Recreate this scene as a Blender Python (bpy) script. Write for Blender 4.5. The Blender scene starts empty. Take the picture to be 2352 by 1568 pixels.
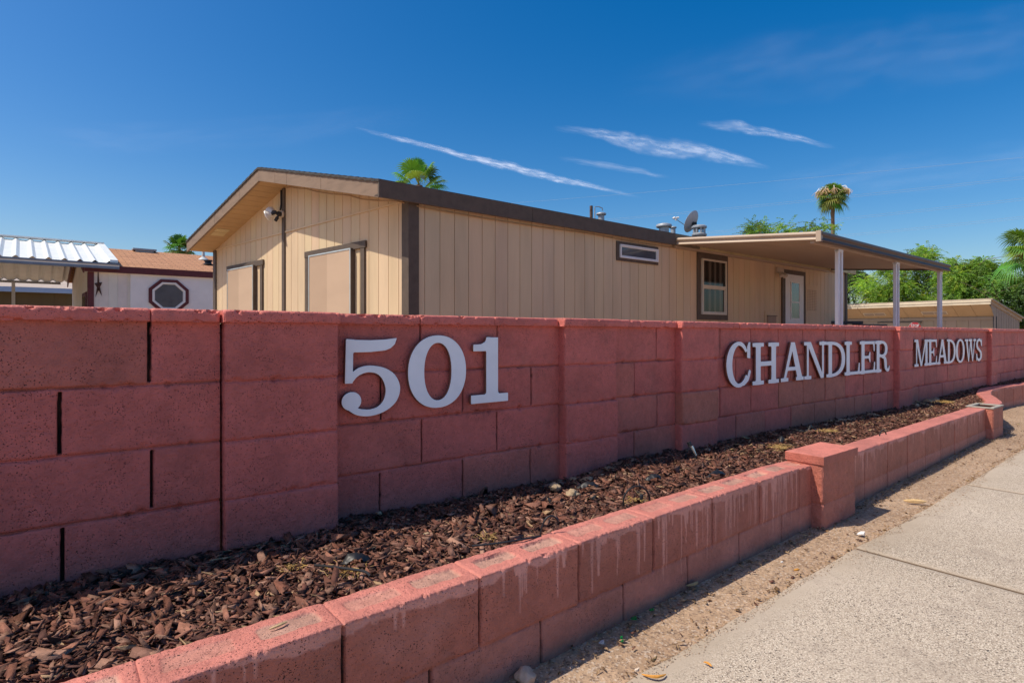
SUN, SKYSTR, EXPO, SKYHUE, SKYSAT, DUST = 2.6, .078, .85, .503, 1.56, 2.2
import bpy, math, random
import numpy as np
from mathutils import Vector, Matrix, Euler
random.seed(7); RNG = np.random.RandomState(11)
R = math.radians
H = 1.03                                   # eye height above the soil
F = 1340.0; HV = 760.0                     # focal length and horizon of the photograph seen 2352 px wide
DX, DY = math.sin(R(51.6)), math.cos(R(51.6))   # direction of the block wall
NX, NY = DY, -DX                           # its normal, towards the street
WM = 2.247                                 # distance of the wall face from the camera
sc = bpy.context.scene
COL = bpy.data.collections.new("place"); sc.collection.children.link(COL)
ORG = {}

# ------------------------------------------------------------------ helpers
def W(s, m, z):                            # along wall, distance towards wall from camera, height above soil
    return (s*DX - m*NX, s*DY - m*NY, z)

class Frame:
    def __init__(self, x, y, dx, dy, flip=1):
        l = math.hypot(dx, dy); self.o = (x, y); self.d = (dx/l, dy/l); self.n = (dy/l*flip, -dx/l*flip)
    def p(self, t, off, z):                # z above the soil
        return (self.o[0]+self.d[0]*t+self.n[0]*off, self.o[1]+self.d[1]*t+self.n[1]*off, z)
    def t_at(self, u):
        r = (u-1176)/F
        return (r*self.o[1]-self.o[0])/(self.d[0]-self.d[1]*r)

def tag(o, label=None, cat=None, group=None, kind=None):
    if label: o["label"] = label
    if cat: o["category"] = cat
    if group: o["group"] = group
    if kind: o["kind"] = kind
    return o

def empty(name, loc, label, cat, group=None):
    o = bpy.data.objects.new(name, None); COL.objects.link(o); o.location = loc
    o.empty_display_size = .1
    ORG[o] = Vector(loc)
    return tag(o, label, cat, group)

def link(name, me, mat=None, parent=None, origin=(0, 0, 0)):
    o = bpy.data.objects.new(name, me); COL.objects.link(o)
    if mat is not None:
        for m_ in (mat if isinstance(mat, (list, tuple)) else [mat]): me.materials.append(m_)
    if parent is not None:
        o.parent = parent; ORG[o] = ORG[parent]
    else:
        o.location = origin; ORG[o] = Vector(origin)
    return o

def np_mesh(name, V, Q, mat, parent=None, col=None, smooth=False, origin=None, T=None, sharp=None):
    """fast mesh from arrays; V world coordinates, Q quads, T optional triangles, col per vertex colour"""
    V = np.asarray(V, dtype=np.float64).reshape(-1, 3)
    org = ORG[parent] if parent is not None else Vector(origin if origin is not None else (0, 0, 0))
    Vl = V - np.array(org)[None, :]
    me = bpy.data.meshes.new(name)
    Q = np.asarray(Q, dtype=np.int32).reshape(-1, 4)
    T = np.zeros((0, 3), np.int32) if T is None else np.asarray(T, dtype=np.int32).reshape(-1, 3)
    me.vertices.add(len(Vl)); me.vertices.foreach_set("co", Vl.astype(np.float32).ravel())
    me.loops.add(Q.size+T.size); me.loops.foreach_set("vertex_index", np.concatenate([Q.ravel(), T.ravel()]))
    me.polygons.add(len(Q)+len(T))
    ls = np.concatenate([np.arange(len(Q))*4, Q.size+np.arange(len(T))*3]).astype(np.int32)
    me.polygons.foreach_set("loop_start", ls)
    me.update(calc_edges=True); me.validate()
    if smooth: me.polygons.foreach_set("use_smooth", np.ones(len(me.polygons), dtype=bool))
    if sharp: me.set_sharp_from_angle(angle=R(sharp))
    if col is not None:
        a = me.color_attributes.new("Col", "FLOAT_COLOR", "POINT")
        c = np.ones((len(Vl), 4), np.float32); c[:, :3] = np.asarray(col).reshape(-1, 3)
        a.data.foreach_set("color", c.ravel())
    return link(name, me, mat, parent, org if parent is None else None)

def grid_quads(m, n, base=0, flip=False):
    i = np.arange(m-1)[:, None]*n + np.arange(n-1)[None, :]
    q = np.stack([i, i+1, i+n+1, i+n], -1).reshape(-1, 4)+base
    return q[:, ::-1] if flip else q

class MB:
    """collects simple shapes that become ONE mesh"""
    def __init__(self): self.v = []; self.f = []; self.c = []; self.cur = None
    def add(self, vs, fs, c=None):
        b = len(self.v); self.v += [tuple(v) for v in vs]; self.f += [tuple(b+i for i in f) for f in fs]
        self.c += [c or self.cur or (1, 1, 1)]*len(vs)
    def hexa(self, p, c=None):             # p: 8 points, bottom 4 then top 4
        self.add(p, [(3, 2, 1, 0), (4, 5, 6, 7), (0, 1, 5, 4), (1, 2, 6, 5), (2, 3, 7, 6), (3, 0, 4, 7)], c)
    def fbox(self, fr, t0, t1, a0, a1, z0, z1, c=None):
        self.hexa([fr.p(t0, a0, z0), fr.p(t0, a1, z0), fr.p(t1, a1, z0), fr.p(t1, a0, z0),
                   fr.p(t0, a0, z1), fr.p(t0, a1, z1), fr.p(t1, a1, z1), fr.p(t1, a0, z1)], c)
    def box(self, cx, cy, cz, sx, sy, sz, rot=None, c=None):
        m = (rot or Matrix.Identity(3)); C = Vector((cx, cy, cz)); p = []
        for z in (-1, 1):
            for x, y in ((-1, -1), (1, -1), (1, 1), (-1, 1)):
                p.append(C + m @ Vector((x*sx/2, y*sy/2, z*sz/2)))
        self.hexa(p, c)
    def tube(self, pts, r, n=8, c=None, caps=True):
        pts = [Vector(p) for p in pts]; k = len(pts); rs = r if isinstance(r, (list, tuple)) else [r]*k
        vs = []; up = Vector((0, 0, 1)); prev = None
        for i, p in enumerate(pts):
            t = (pts[min(i+1, k-1)]-pts[max(i-1, 0)])
            t = t.normalized() if t.length > 1e-9 else Vector((0, 0, 1))
            a = prev if prev is not None else (up if abs(t.z) < .95 else Vector((1, 0, 0)))
            x = (a - t*a.dot(t)); x = x.normalized() if x.length > 1e-6 else t.orthogonal().normalized()
            y = t.cross(x); prev = x
            for j in range(n):
                an = 2*math.pi*j/n; vs.append(p+(x*math.cos(an)+y*math.sin(an))*rs[i])
        fs = [(i*n+j, i*n+(j+1) % n, (i+1)*n+(j+1) % n, (i+1)*n+j) for i in range(k-1) for j in range(n)]
        if caps: fs += [tuple(range(n-1, -1, -1)), tuple(range((k-1)*n, k*n))]
        self.add(vs, fs, c)
    def lathe(self, prof, axis_o, axis=(0, 0, 1), n=20, c=None, scale_y=1.0):
        ax = Vector(axis).normalized(); x = ax.orthogonal().normalized(); y = ax.cross(x); O = Vector(axis_o)
        vs = [O+ax*h+(x*math.cos(2*math.pi*j/n)+y*scale_y*math.sin(2*math.pi*j/n))*r for r, h in prof for j in range(n)]
        k = len(prof); fs = [(i*n+j, i*n+(j+1) % n, (i+1)*n+(j+1) % n, (i+1)*n+j) for i in range(k-1) for j in range(n)]
        fs += [tuple(range(n-1, -1, -1)), tuple(range((k-1)*n, k*n))]
        self.add(vs, fs, c)
    def prism(self, ring_a, ring_b, c=None):
        n = len(ring_a); fs = [tuple(range(n-1, -1, -1)), tuple(range(n, 2*n))]
        fs += [(i, (i+1) % n, n+(i+1) % n, n+i) for i in range(n)]
        self.add(list(ring_a)+list(ring_b), fs, c)
    def build(self, name, mat, parent=None, origin=None, smooth=False, bevel=0, fix=True, angle=40):
        org = ORG[parent] if parent is not None else Vector(origin if origin is not None else self.v[0])
        me = bpy.data.meshes.new(name)
        me.from_pydata([tuple(Vector(v)-org) for v in self.v], [], self.f); me.update()
        a = me.color_attributes.new("Col", "FLOAT_COLOR", "POINT")
        a.data.foreach_set("color", np.array([list(c)+[1] for c in self.c], np.float32).ravel())
        if fix:
            import bmesh
            bm = bmesh.new(); bm.from_mesh(me); bmesh.ops.recalc_face_normals(bm, faces=bm.faces); bm.to_mesh(me); bm.free()
        if smooth:
            me.polygons.foreach_set("use_smooth", np.ones(len(me.polygons), dtype=bool)); me.set_sharp_from_angle(angle=R(angle))
        o = link(name, me, mat, parent, org if parent is None else None)
        if bevel:
            b = o.modifiers.new("bevel", "BEVEL"); b.width = bevel; b.segments = 2; b.limit_method = "ANGLE"
        return o

def lattice(x, y, seed):
    h = np.sin(x*127.1+y*311.7+seed*74.7)*43758.5453
    return h-np.floor(h)
def vnoise(x, y, seed=0):
    xi = np.floor(x); yi = np.floor(y); fx = x-xi; fy = y-yi
    fx = fx*fx*(3-2*fx); fy = fy*fy*(3-2*fy)
    a = lattice(xi, yi, seed); b = lattice(xi+1, yi, seed); c = lattice(xi, yi+1, seed); d = lattice(xi+1, yi+1, seed)
    return (a*(1-fx)+b*fx)*(1-fy)+(c*(1-fx)+d*fx)*fy
def fbm(x, y, f, seed=0, oct=3):
    s = 0; a = .5; t = 0
    for i in range(oct):
        s = s+a*vnoise(x*f, y*f, seed+i*13); t += a; f *= 2.07; a *= .5
    return s/t

# ------------------------------------------------------------------ materials
def new_mat(name):
    m = bpy.data.materials.new(name); m.use_nodes = True
    nt = m.node_tree; nt.nodes.clear()
    out = nt.nodes.new("ShaderNodeOutputMaterial"); b = nt.nodes.new("ShaderNodeBsdfPrincipled")
    nt.links.new(b.outputs[0], out.inputs[0])
    return m, nt, b, out
def nd(nt, t, **k):
    n = nt.nodes.new(t)
    for a, v in k.items():
        if a in n.inputs.keys(): n.inputs[a].default_value = v
        else: setattr(n, a, v)
    return n
def noise(nt, vec, scale, detail=3, rough=.55):
    n = nd(nt, "ShaderNodeTexNoise", Scale=scale, Detail=detail, Roughness=rough); nt.links.new(vec, n.inputs["Vector"]); return n
def ramp(nt, fac, stops):
    r = nt.nodes.new("ShaderNodeValToRGB"); e = r.color_ramp.elements
    while len(e) < len(stops): e.new(.5)
    for i, (p, c) in enumerate(stops):
        e[i].position = p; e[i].color = (c, c, c, 1) if isinstance(c, (int, float)) else (*c, 1)
    nt.links.new(fac, r.inputs[0]); return r
def mixc(nt, fac, a, b, mode="MIX"):
    n = nt.nodes.new("ShaderNodeMix"); n.data_type = "RGBA"; n.blend_type = mode; n.clamp_result = False
    for s, v in ((n.inputs[0], fac), (n.inputs[6], a), (n.inputs[7], b)):
        if isinstance(v, bpy.types.NodeSocket): nt.links.new(v, s)
        elif isinstance(v, (int, float)): s.default_value = v
        else: s.default_value = (*v, 1)
    return n.outputs[2]
def bump(nt, b, h, strength, dist, prev=None):
    n = nd(nt, "ShaderNodeBump", Strength=strength, Distance=dist); nt.links.new(h, n.inputs["Height"])
    if prev is not None: nt.links.new(prev.outputs[0], n.inputs["Normal"])
    nt.links.new(n.outputs[0], b.inputs["Normal"]); return n

def simple(name, col=None, rough=.6, var=.12, vscale=6, bs=.15, bscale=60, bd=.003, metal=0, spec=.4, stretch=(1, 1, 1), grime=0):
    """col None = colour attribute. Colour wobble, optional dirt, fine bump."""
    m, nt, b, out = new_mat(name)
    tc = nt.nodes.new("ShaderNodeTexCoord"); mp = nd(nt, "ShaderNodeMapping"); mp.inputs["Scale"].default_value = stretch
    nt.links.new(tc.outputs["Object"], mp.inputs[0]); vec = mp.outputs[0]
    if col is None:
        at = nd(nt, "ShaderNodeVertexColor", layer_name="Col"); c = at.outputs[0]
    else:
        rgb = nt.nodes.new("ShaderNodeRGB"); rgb.outputs[0].default_value = (*col, 1); c = rgb.outputs[0]
    n1 = noise(nt, vec, vscale, 4, .6); r1 = ramp(nt, n1.outputs[0], [(.25, 1-var*1.6), (.5, 1.0), (.75, 1+var)])
    c = mixc(nt, 1.0, c, r1.outputs[0], "MULTIPLY")
    if grime:
        n2 = noise(nt, vec, vscale*.35, 5, .65); r2 = ramp(nt, n2.outputs[0], [(.48, 0.0), (.75, grime)])
        c = mixc(nt, r2.outputs[0], c, (.09, .07, .05))
    nt.links.new(c, b.inputs["Base Color"])
    b.inputs["Roughness"].default_value = rough; b.inputs["Metallic"].default_value = metal
    b.inputs["Specular IOR Level"].default_value = spec
    if bs:
        n3 = noise(nt, vec, bscale, 4, .6); bump(nt, b, n3.outputs[0], bs, bd)
    return m

def block_mat():
    """painted concrete block: colour attribute, small open pores, lumpy paint film"""
    m, nt, b, out = new_mat("painted_block")
    tc = nt.nodes.new("ShaderNodeTexCoord"); vec = tc.outputs["Object"]
    at = nd(nt, "ShaderNodeVertexColor", layer_name="Col"); c = at.outputs[0]
    n1 = noise(nt, vec, 5, 5, .62); r1 = ramp(nt, n1.outputs[0], [(.28, .80), (.5, 1.0), (.75, 1.14)])
    c = mixc(nt, 1, c, r1.outputs[0], "MULTIPLY")
    n1b = noise(nt, vec, 28, 4, .6); r1b = ramp(nt, n1b.outputs[0], [(.3, .88), (.5, 1.0), (.7, 1.10)])
    c = mixc(nt, 1, c, r1b.outputs[0], "MULTIPLY")
    # dust and scuffs
    n4 = noise(nt, vec, 2.3, 6, .7); r4 = ramp(nt, n4.outputs[0], [(.56, 0.0), (.74, .32)])
    c = mixc(nt, r4.outputs[0], c, (.30, .17, .13))
    # pores: voronoi cells, present only in patches
    nw = noise(nt, vec, 60, 2, .5)
    add = nd(nt, "ShaderNodeVectorMath", operation="MULTIPLY_ADD"); nt.links.new(nw.outputs["Color"], add.inputs[0])
    add.inputs[1].default_value = (.012, .012, .012); nt.links.new(vec, add.inputs[2])
    hs = []
    for scale, thr, lo, hi in ((190, .30, .36, .56), (105, .22, .42, .60), (60, .15, .48, .62)):
        v = nd(nt, "ShaderNodeTexVoronoi", Scale=scale); nt.links.new(add.outputs[0], v.inputs["Vector"])
        r = ramp(nt, v.outputs["Distance"], [(thr*.45, 1.0), (thr, 0.0)])
        nm = noise(nt, vec, 7 if scale > 100 else 4, 3, .6); rm = ramp(nt, nm.outputs[0], [(lo, 0.05), (hi, 1.0)])
        # random subset of the cells
        sep = nt.nodes.new("ShaderNodeSeparateColor"); nt.links.new(v.outputs["Color"], sep.inputs[0])
        gt = nd(nt, "ShaderNodeMath", operation="GREATER_THAN"); nt.links.new(sep.outputs[0], gt.inputs[0]); gt.inputs[1].default_value = .55
        mu = nd(nt, "ShaderNodeMath", operation="MULTIPLY"); nt.links.new(r.outputs[0], mu.inputs[0]); nt.links.new(rm.outputs[0], mu.inputs[1])
        mu2 = nd(nt, "ShaderNodeMath", operation="MULTIPLY"); nt.links.new(mu.outputs[0], mu2.inputs[0]); nt.links.new(gt.outputs[0], mu2.inputs[1])
        hs.append(mu2.outputs[0])
    m0 = nd(nt, "ShaderNodeMath", operation="MAXIMUM"); nt.links.new(hs[0], m0.inputs[0]); nt.links.new(hs[1], m0.inputs[1])
    mx = nd(nt, "ShaderNodeMath", operation="MAXIMUM"); nt.links.new(m0.outputs[0], mx.inputs[0]); nt.links.new(hs[2], mx.inputs[1])
    c = mixc(nt, mx.outputs[0], c, (.035, .018, .015))
    nt.links.new(c, b.inputs["Base Color"])
    inv = nd(nt, "ShaderNodeMath", operation="SUBTRACT"); inv.inputs[0].default_value = 1; nt.links.new(mx.outputs[0], inv.inputs[1])
    nb = noise(nt, vec, 130, 4, .65); b1 = bump(nt, b, nb.outputs[0], .8, .005)
    nb2 = noise(nt, vec, 40, 4, .6); b2 = bump(nt, b, nb2.outputs[0], .45, .008, b1)
    bump(nt, b, inv.outputs[0], .9, .004, b2)
    b.inputs["Roughness"].default_value = .62; b.inputs["Specular IOR Level"].default_value = .35
    return m
# ------------------------------------------------------------------ block wall
M_BLOCK = block_mat()
PAINT = np.array((.58, .152, .122)); PAINT_B = np.array((.48, .175, .115)); PAINT_TOP = np.array((.60, .185, .14))
BEDS = [.030, -.171, -.374, -.577, -.780, -.983]        # course lines relative to the eye
def tiltz(s): return -.004*s

def axis_pts(a, b, step, extra):
    p = list(np.arange(a, b, step))+[b]
    for e in extra:
        for d in (-.011, -.0060, -.0045, -.0025, 0, .0025, .0045, .0060, .011):
            if a < e+d < b: p.append(e+d)
    p = np.unique(np.round(p, 5)); keep = [p[0]]
    for q in p[1:]:
        if q-keep[-1] > .0018: keep.append(q)
    keep[-1] = b
    return np.array(keep)

def block_relief(S, Z, joints, seed, hdepth=.0080, vdepth=.024):
    """S,Z arrays (Z relative to the eye, untilted). returns depth (negative) and per block random numbers"""
    h = np.zeros_like(S); rnd = np.zeros_like(S); rnd2 = np.zeros_like(S)
    wob = (fbm(S, Z, 22, seed+3, 2)-.5)*.005
    for k in range(5):
        z1, z0 = BEDS[k], BEDS[k+1]; row = (Z <= z1) & (Z > z0) if k else (Z > z0)
        js = np.array(joints[k % len(joints)]) if len(joints[k % len(joints)]) else np.array([-99.])
        dv = np.min(np.abs(S[..., None]+wob[..., None]*.5-js), axis=-1)
        idx = np.sum(S[..., None] > js, axis=-1)
        dt = np.minimum(np.abs(Z-z1)+.0 if k else 9, np.abs(Z-z0)); inner = dt > .010
        jw = .0022 if S.min() < .4 else .0017
        g = -vdepth*np.clip(2.4-dv/jw, 0, 1)*np.clip((dt-.006)/.004, 0, 1)*inner
        g += -.0022*np.exp(-(dv/.011)**2)
        h = np.where(row, h+g, h)
        r = lattice(idx*1.7+k*5.3, k*2.1+seed, seed); r2 = lattice(idx*3.1+k, k*7.7+seed, seed+5)
        rnd = np.where(row, r, rnd); rnd2 = np.where(row, r2, rnd2)
    for z in BEDS[1:]:
        d = np.abs(Z-z+wob)
        amp = .55+.9*fbm(S, Z*0+z, 7, seed+int(-z*50), 2)
        h += -hdepth*amp*np.exp(-(d/.0038)**2) - .0015*np.exp(-(d/.012)**2)
    h += (rnd-.5)*.003 + (rnd2-.5)*.012*0
    h += (fbm(S, Z, 9, seed, 3)-.5)*.004 + (fbm(S, Z, 70, seed+9, 2)-.5)*.0022
    # a few chipped arrises
    c = fbm(S, Z, 30, seed+21, 2); near = np.exp(-(np.min([np.abs(Z-z) for z in BEDS[1:]], axis=0)/.012)**2)
    h -= np.clip(c-.62, 0, 1)*near*.05
    return h, rnd, rnd2

wall = empty("block_wall", W(0, WM, 0), "long red painted concrete block wall carrying the white sign letters", "wall")

def make_panel(s0, s1, off, joints, seed, step, name="wall_panel"):
    sv = axis_pts(s0, s1, step, [j for r in joints for j in r]); zv = axis_pts(-1.06, .032, step, BEDS[1:-1])
    S, Z = np.meshgrid(sv, zv, indexing="ij")
    h, r1, r2 = block_relief(S, Z, joints, seed)
    m = WM-off-h; z = H+Z+tiltz(S)
    V = np.stack([S*DX-m*NX, S*DY-m*NY, z], -1).reshape(-1, 3)
    tint = np.clip((r1-.62)*2.2, 0, 1)[..., None]; col = PAINT*(1-tint*.5)+PAINT_B*tint*.5
    if s0 > 3.4 and s0 < 5:                # patch of browner repainted blocks under the long word
        br = ((S > 4.405) & (S < 5.604) & (Z < -.374) & (Z > -.577) | (S > 4.608) & (S < 6.2) & (Z < -.577))[..., None]
        col = np.where(br, PAINT*.25+PAINT_B*.75, col)
    col = col*(0.93+.14*r2[..., None])
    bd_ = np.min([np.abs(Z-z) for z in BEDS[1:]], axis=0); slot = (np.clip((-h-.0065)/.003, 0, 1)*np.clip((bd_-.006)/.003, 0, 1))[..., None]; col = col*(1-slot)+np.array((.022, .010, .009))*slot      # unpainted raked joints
    bedg = (np.clip((-h-.0030)/.004, 0, 1)*np.clip(fbm(S, Z, 6, seed+31, 3)*2-.6, 0, 1))[..., None]*.5; col = col*(1-bedg)+np.array((.16, .075, .05))*bedg
    dirt = np.clip((-.66-Z)/.14, 0, 1)*fbm(S, Z, 9, seed+4)                      # splashed soil at the foot
    col = col*(1-.35*dirt[..., None])+np.array((.16, .11, .08))*(.35*dirt[..., None])
    Q = grid_quads(len(sv), len(zv))
    b = len(V); bx = [W(s, mm, H+zz+tiltz(s)) for s, mm, zz in
                      [(s0, WM-off+.05, -1.06), (s1+(.007 if s1 < .46 else 0), WM-off+.05, -1.06), (s1+(.007 if s1 < .46 else 0), WM+.145, -1.06), (s0, WM+.145, -1.06),
                       (s0, WM-off+.05, .028), (s1+(.007 if s1 < .46 else 0), WM-off+.05, .028), (s1+(.007 if s1 < .46 else 0), WM+.145, .028), (s0, WM+.145, .028)]]
    bq = np.array([(3, 2, 1, 0), (4, 5, 6, 7), (0, 1, 5, 4), (1, 2, 6, 5), (2, 3, 7, 6), (3, 0, 4, 7)])+b
    V = np.vstack([V, np.array(bx)]); col = np.vstack([col.reshape(-1, 3), np.tile(PAINT, (8, 1))])
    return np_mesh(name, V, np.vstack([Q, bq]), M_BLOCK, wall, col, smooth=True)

def make_pilaster(s0, s1, off_b, off_f, seed, step, brown=None):
    zv = axis_pts(-1.06, .032, step, BEDS[1:-1])
    fs = list(np.linspace(s0+.006, s1-.006, max(6, int((s1-s0)/step))))
    prof = [(s0, off_b-.03, 1), (s0, (off_b+off_f)/2, 1), (s0, off_f-.008, 1), (s0+.002, off_f-.002, .5)]
    prof += [(s, off_f, 0) for s in fs] + [(s1-.002, off_f-.002, .5), (s1, off_f-.008, 1), (s1, off_b-.03, 1)]
    P = np.array(prof); S = np.repeat(P[:, 0:1], len(zv), 1); O = np.repeat(P[:, 1:2], len(zv), 1); E = np.repeat(P[:, 2:3], len(zv), 1)
    Z = np.repeat(zv[None, :], len(P), 0)
    h, r1, r2 = block_relief(S, Z, [[], [], [], []], seed, .006)
    # ragged arris
    rag = (fbm(Z, Z*0+seed, 60, seed, 3)-.5)*.012; mid = (s0+s1)/2
    S2 = S+np.where(E > 0, np.sign(mid-S)*np.abs(rag)*.55, 0)
    # each course sits slightly off its neighbours
    k = np.sum(Z[..., None] < np.array(BEDS[1:]), -1); jog = (lattice(k*3.3, k*0+seed, seed)-.5)*.008
    m = WM-(O+h+jog*(O > off_b)); z = H+Z+tiltz(S)
    V = np.stack([(S2+jog*.5)*DX-m*NX, (S2+jog*.5)*DY-m*NY, z], -1).reshape(-1, 3)
    col = PAINT*(0.95+.12*lattice(k*1.1, k*0, seed)[..., None])
    if brown: col = np.where(((Z < brown[0]) & (Z > brown[1]))[..., None], PAINT*.2+PAINT_B*.8, col)
    Q = grid_quads(len(P), len(zv)); nb = len(V)
    bx = [W(s, mm, H+zz+tiltz(s)) for zz in (-1.06, .028) for s, mm in ((s0+.014, WM-off_f+.03), (s1-.014, WM-off_f+.03), (s1-.014, WM+.146), (s0+.014, WM+.146))]
    Q = np.vstack([Q, np.array([(3, 2, 1, 0), (4, 5, 6, 7), (0, 1, 5, 4), (1, 2, 6, 5), (2, 3, 7, 6), (3, 0, 4, 7)])+nb]); V = np.vstack([V, np.array(bx)]); col = np.vstack([col.reshape(-1, 3), np.tile(np.array((.10, .04, .035)), (8, 1))])
    return np_mesh("pilaster", V, Q, M_BLOCK, wall, col.reshape(-1, 3), smooth=True)

def rows(a, b, s0, s1, period=.4):
    f = lambda o: [o+period*i for i in range(-40, 60) if s0+.03 < o+period*i < s1-.03]
    return [f(a), f(b), f(a), f(b)]
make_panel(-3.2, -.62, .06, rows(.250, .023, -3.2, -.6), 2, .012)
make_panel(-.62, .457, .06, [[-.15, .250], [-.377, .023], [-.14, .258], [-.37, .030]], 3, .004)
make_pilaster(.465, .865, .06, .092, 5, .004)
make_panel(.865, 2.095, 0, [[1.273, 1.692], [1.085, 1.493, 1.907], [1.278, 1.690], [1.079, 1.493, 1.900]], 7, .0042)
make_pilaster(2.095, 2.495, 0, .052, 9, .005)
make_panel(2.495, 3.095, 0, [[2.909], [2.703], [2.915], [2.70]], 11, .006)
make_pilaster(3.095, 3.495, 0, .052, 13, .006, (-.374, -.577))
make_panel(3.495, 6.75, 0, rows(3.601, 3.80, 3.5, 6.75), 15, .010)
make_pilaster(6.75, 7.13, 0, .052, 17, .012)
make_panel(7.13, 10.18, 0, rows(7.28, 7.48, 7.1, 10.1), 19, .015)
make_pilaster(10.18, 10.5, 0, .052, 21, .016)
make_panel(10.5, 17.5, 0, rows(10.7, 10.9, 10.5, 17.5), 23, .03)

def cap_stone(s0, s1, off, seed, step, thick=.044):
    z0, z1 = .031, .031+thick
    prof = [(-.16, z0), (off-.03, z0+.0005), (off-.006, z0), (off-.001, z0+.003)]
    for q in np.linspace(.16, .84, 7): prof.append((off, z0+thick*q))
    prof += [(off-.001, z1-.004), (off-.005, z1-.001), (off-.012, z1)]
    for q in np.linspace(.1, 1, 6): prof.append((off-.012-q*(off+.148), z1))
    prof += [(-.16, z0)]
    P = np.array(prof); sv = np.concatenate([[s0, s0+.002], np.arange(s0+.006, s1-.004, step), [s1-.002, s1]])
    S = np.repeat(sv[:, None], len(P), 1); O = np.repeat(P[None, :, 0], len(sv), 0); Z = np.repeat(P[None, :, 1], len(sv), 0)
    e = np.minimum(S-s0, s1-S); endr = np.clip(1-e/.006, 0, 1)
    edge_t = np.exp(-(((O-off)/.014)**2+((Z-z1)/.010)**2)); edge_b = np.exp(-(((O-off)/.012)**2+((Z-z0)/.008)**2))
    n = fbm(S, Z*2+O*3, 42, seed, 3); chip = np.clip(n-.60, 0, 1)*.07
    O2 = O-(edge_t+edge_b*.7)*(chip+.001)-endr*.004*(O > 0); Z2 = Z-edge_t*(chip*.8+.001)+edge_b*chip*.5-endr*.003*(Z > z0+.02)
    rgh = (fbm(S, Z+O, 90, seed+2, 2)-.5)*.0022; O2 = O2+rgh*(O > .01); Z2 = Z2+rgh*.6*(Z > z1-.003)
    jog = (random.random()-.5)*.006; jz = (random.random()-.5)*.003
    m = WM-(O2+jog); z = H+Z2+jz+tiltz(S)
    V = np.stack([S*DX-m*NX, S*DY-m*NY, z], -1).reshape(-1, 3)
    tf = np.clip((Z-(z1-.004))/.003, 0, 1)[..., None]*np.clip(1.2-edge_t[..., None]*.0, 0, 1)
    col = PAINT*1.12*(1-tf)+PAINT_TOP*tf; col = col*(.94+.12*random.random())
    worn = np.clip((chip-.010)*60, 0, 1)*edge_t; worn = worn[..., None]; col = col*(1-worn)+np.array((.62, .24, .18))*worn
    ne = len(P); Q = grid_quads(len(sv), ne, flip=True)
    ce = [list(range(ne))[::1], [(len(sv)-1)*ne+i for i in range(ne)]]
    tri = []
    for e, fl in ((0, 0), (len(sv)-1, 1)):
        r = [e*ne+i for i in range(ne)]
        for i in range(1, ne-1): tri.append((r[0], r[i], r[i+1]) if fl else (r[0], r[i+1], r[i]))
    return np_mesh("cap_stone", V, Q, M_BLOCK, wall, col.reshape(-1, 3), smooth=True, T=tri, sharp=38)
caps = []
def cap_run(s0, s1, off, step, first=None, L=.4):
    s = s0; i = 0
    while s < s1-.02:
        e = min(s+(first if (i == 0 and first) else L), s1)
        if s1-e < .09: e = s1
        cap_stone(s+.0012, e-.0012, off, int(s*50)+90, step); s = e; i += 1
cap_run(-3.2, .452, .088, .005, .252)
cap_run(.458, .868, .108, .005)
cap_run(.868, 2.07, .026, .006, .39)
cap_run(2.07, 2.51, .070, .006, .44)
cap_run(2.51, 3.08, .026, .008, .22)
cap_run(3.08, 3.51, .070, .008, .43)
cap_run(3.51, 6.74, .026, .012, .3)
cap_run(6.74, 7.15, .070, .015, .41)
cap_run(7.15, 10.16, .026, .02, .4)
cap_run(10.16, 10.53, .066, .02)
cap_run(10.53, 17.5, .026, .04, .5, .8)

# ------------------------------------------------------------------ planter wall
def poly_interp(tab, s):
    return np.interp(s, [a for a, b in tab], [b for a, b in tab])
PATH = [(-2.2, 1.256), (.553, 1.348), (7.04, 1.565), (7.45, 1.562), (7.86, 1.606), (8.3, 1.74), (8.7, 1.88), (9.08, 1.965), (9.5, 2.035), (9.9, 2.035), (10.7, 1.96), (11.6, 1.85), (13, 1.7), (15, 1.55)]
TOPZ = [(-2.2, -.700), (2.9, -.700), (3.5, -.722), (7.0, -.748), (15, -.755)]     # top of the low wall, eye heights
planter = empty("planter_wall", W(2.5, 1.45, 0), "low terracotta block planter wall with pale paint drips beside the pavement", "planter wall")
TH = .142
BR_A = np.array((.42, .135, .095)); BR_B = np.array((.46, .155, .105)); DRIP = np.array((.66, .29, .235)); TOPC = np.array((.56, .200, .155)); GROUT = np.array((.44, .27, .20))

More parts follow.
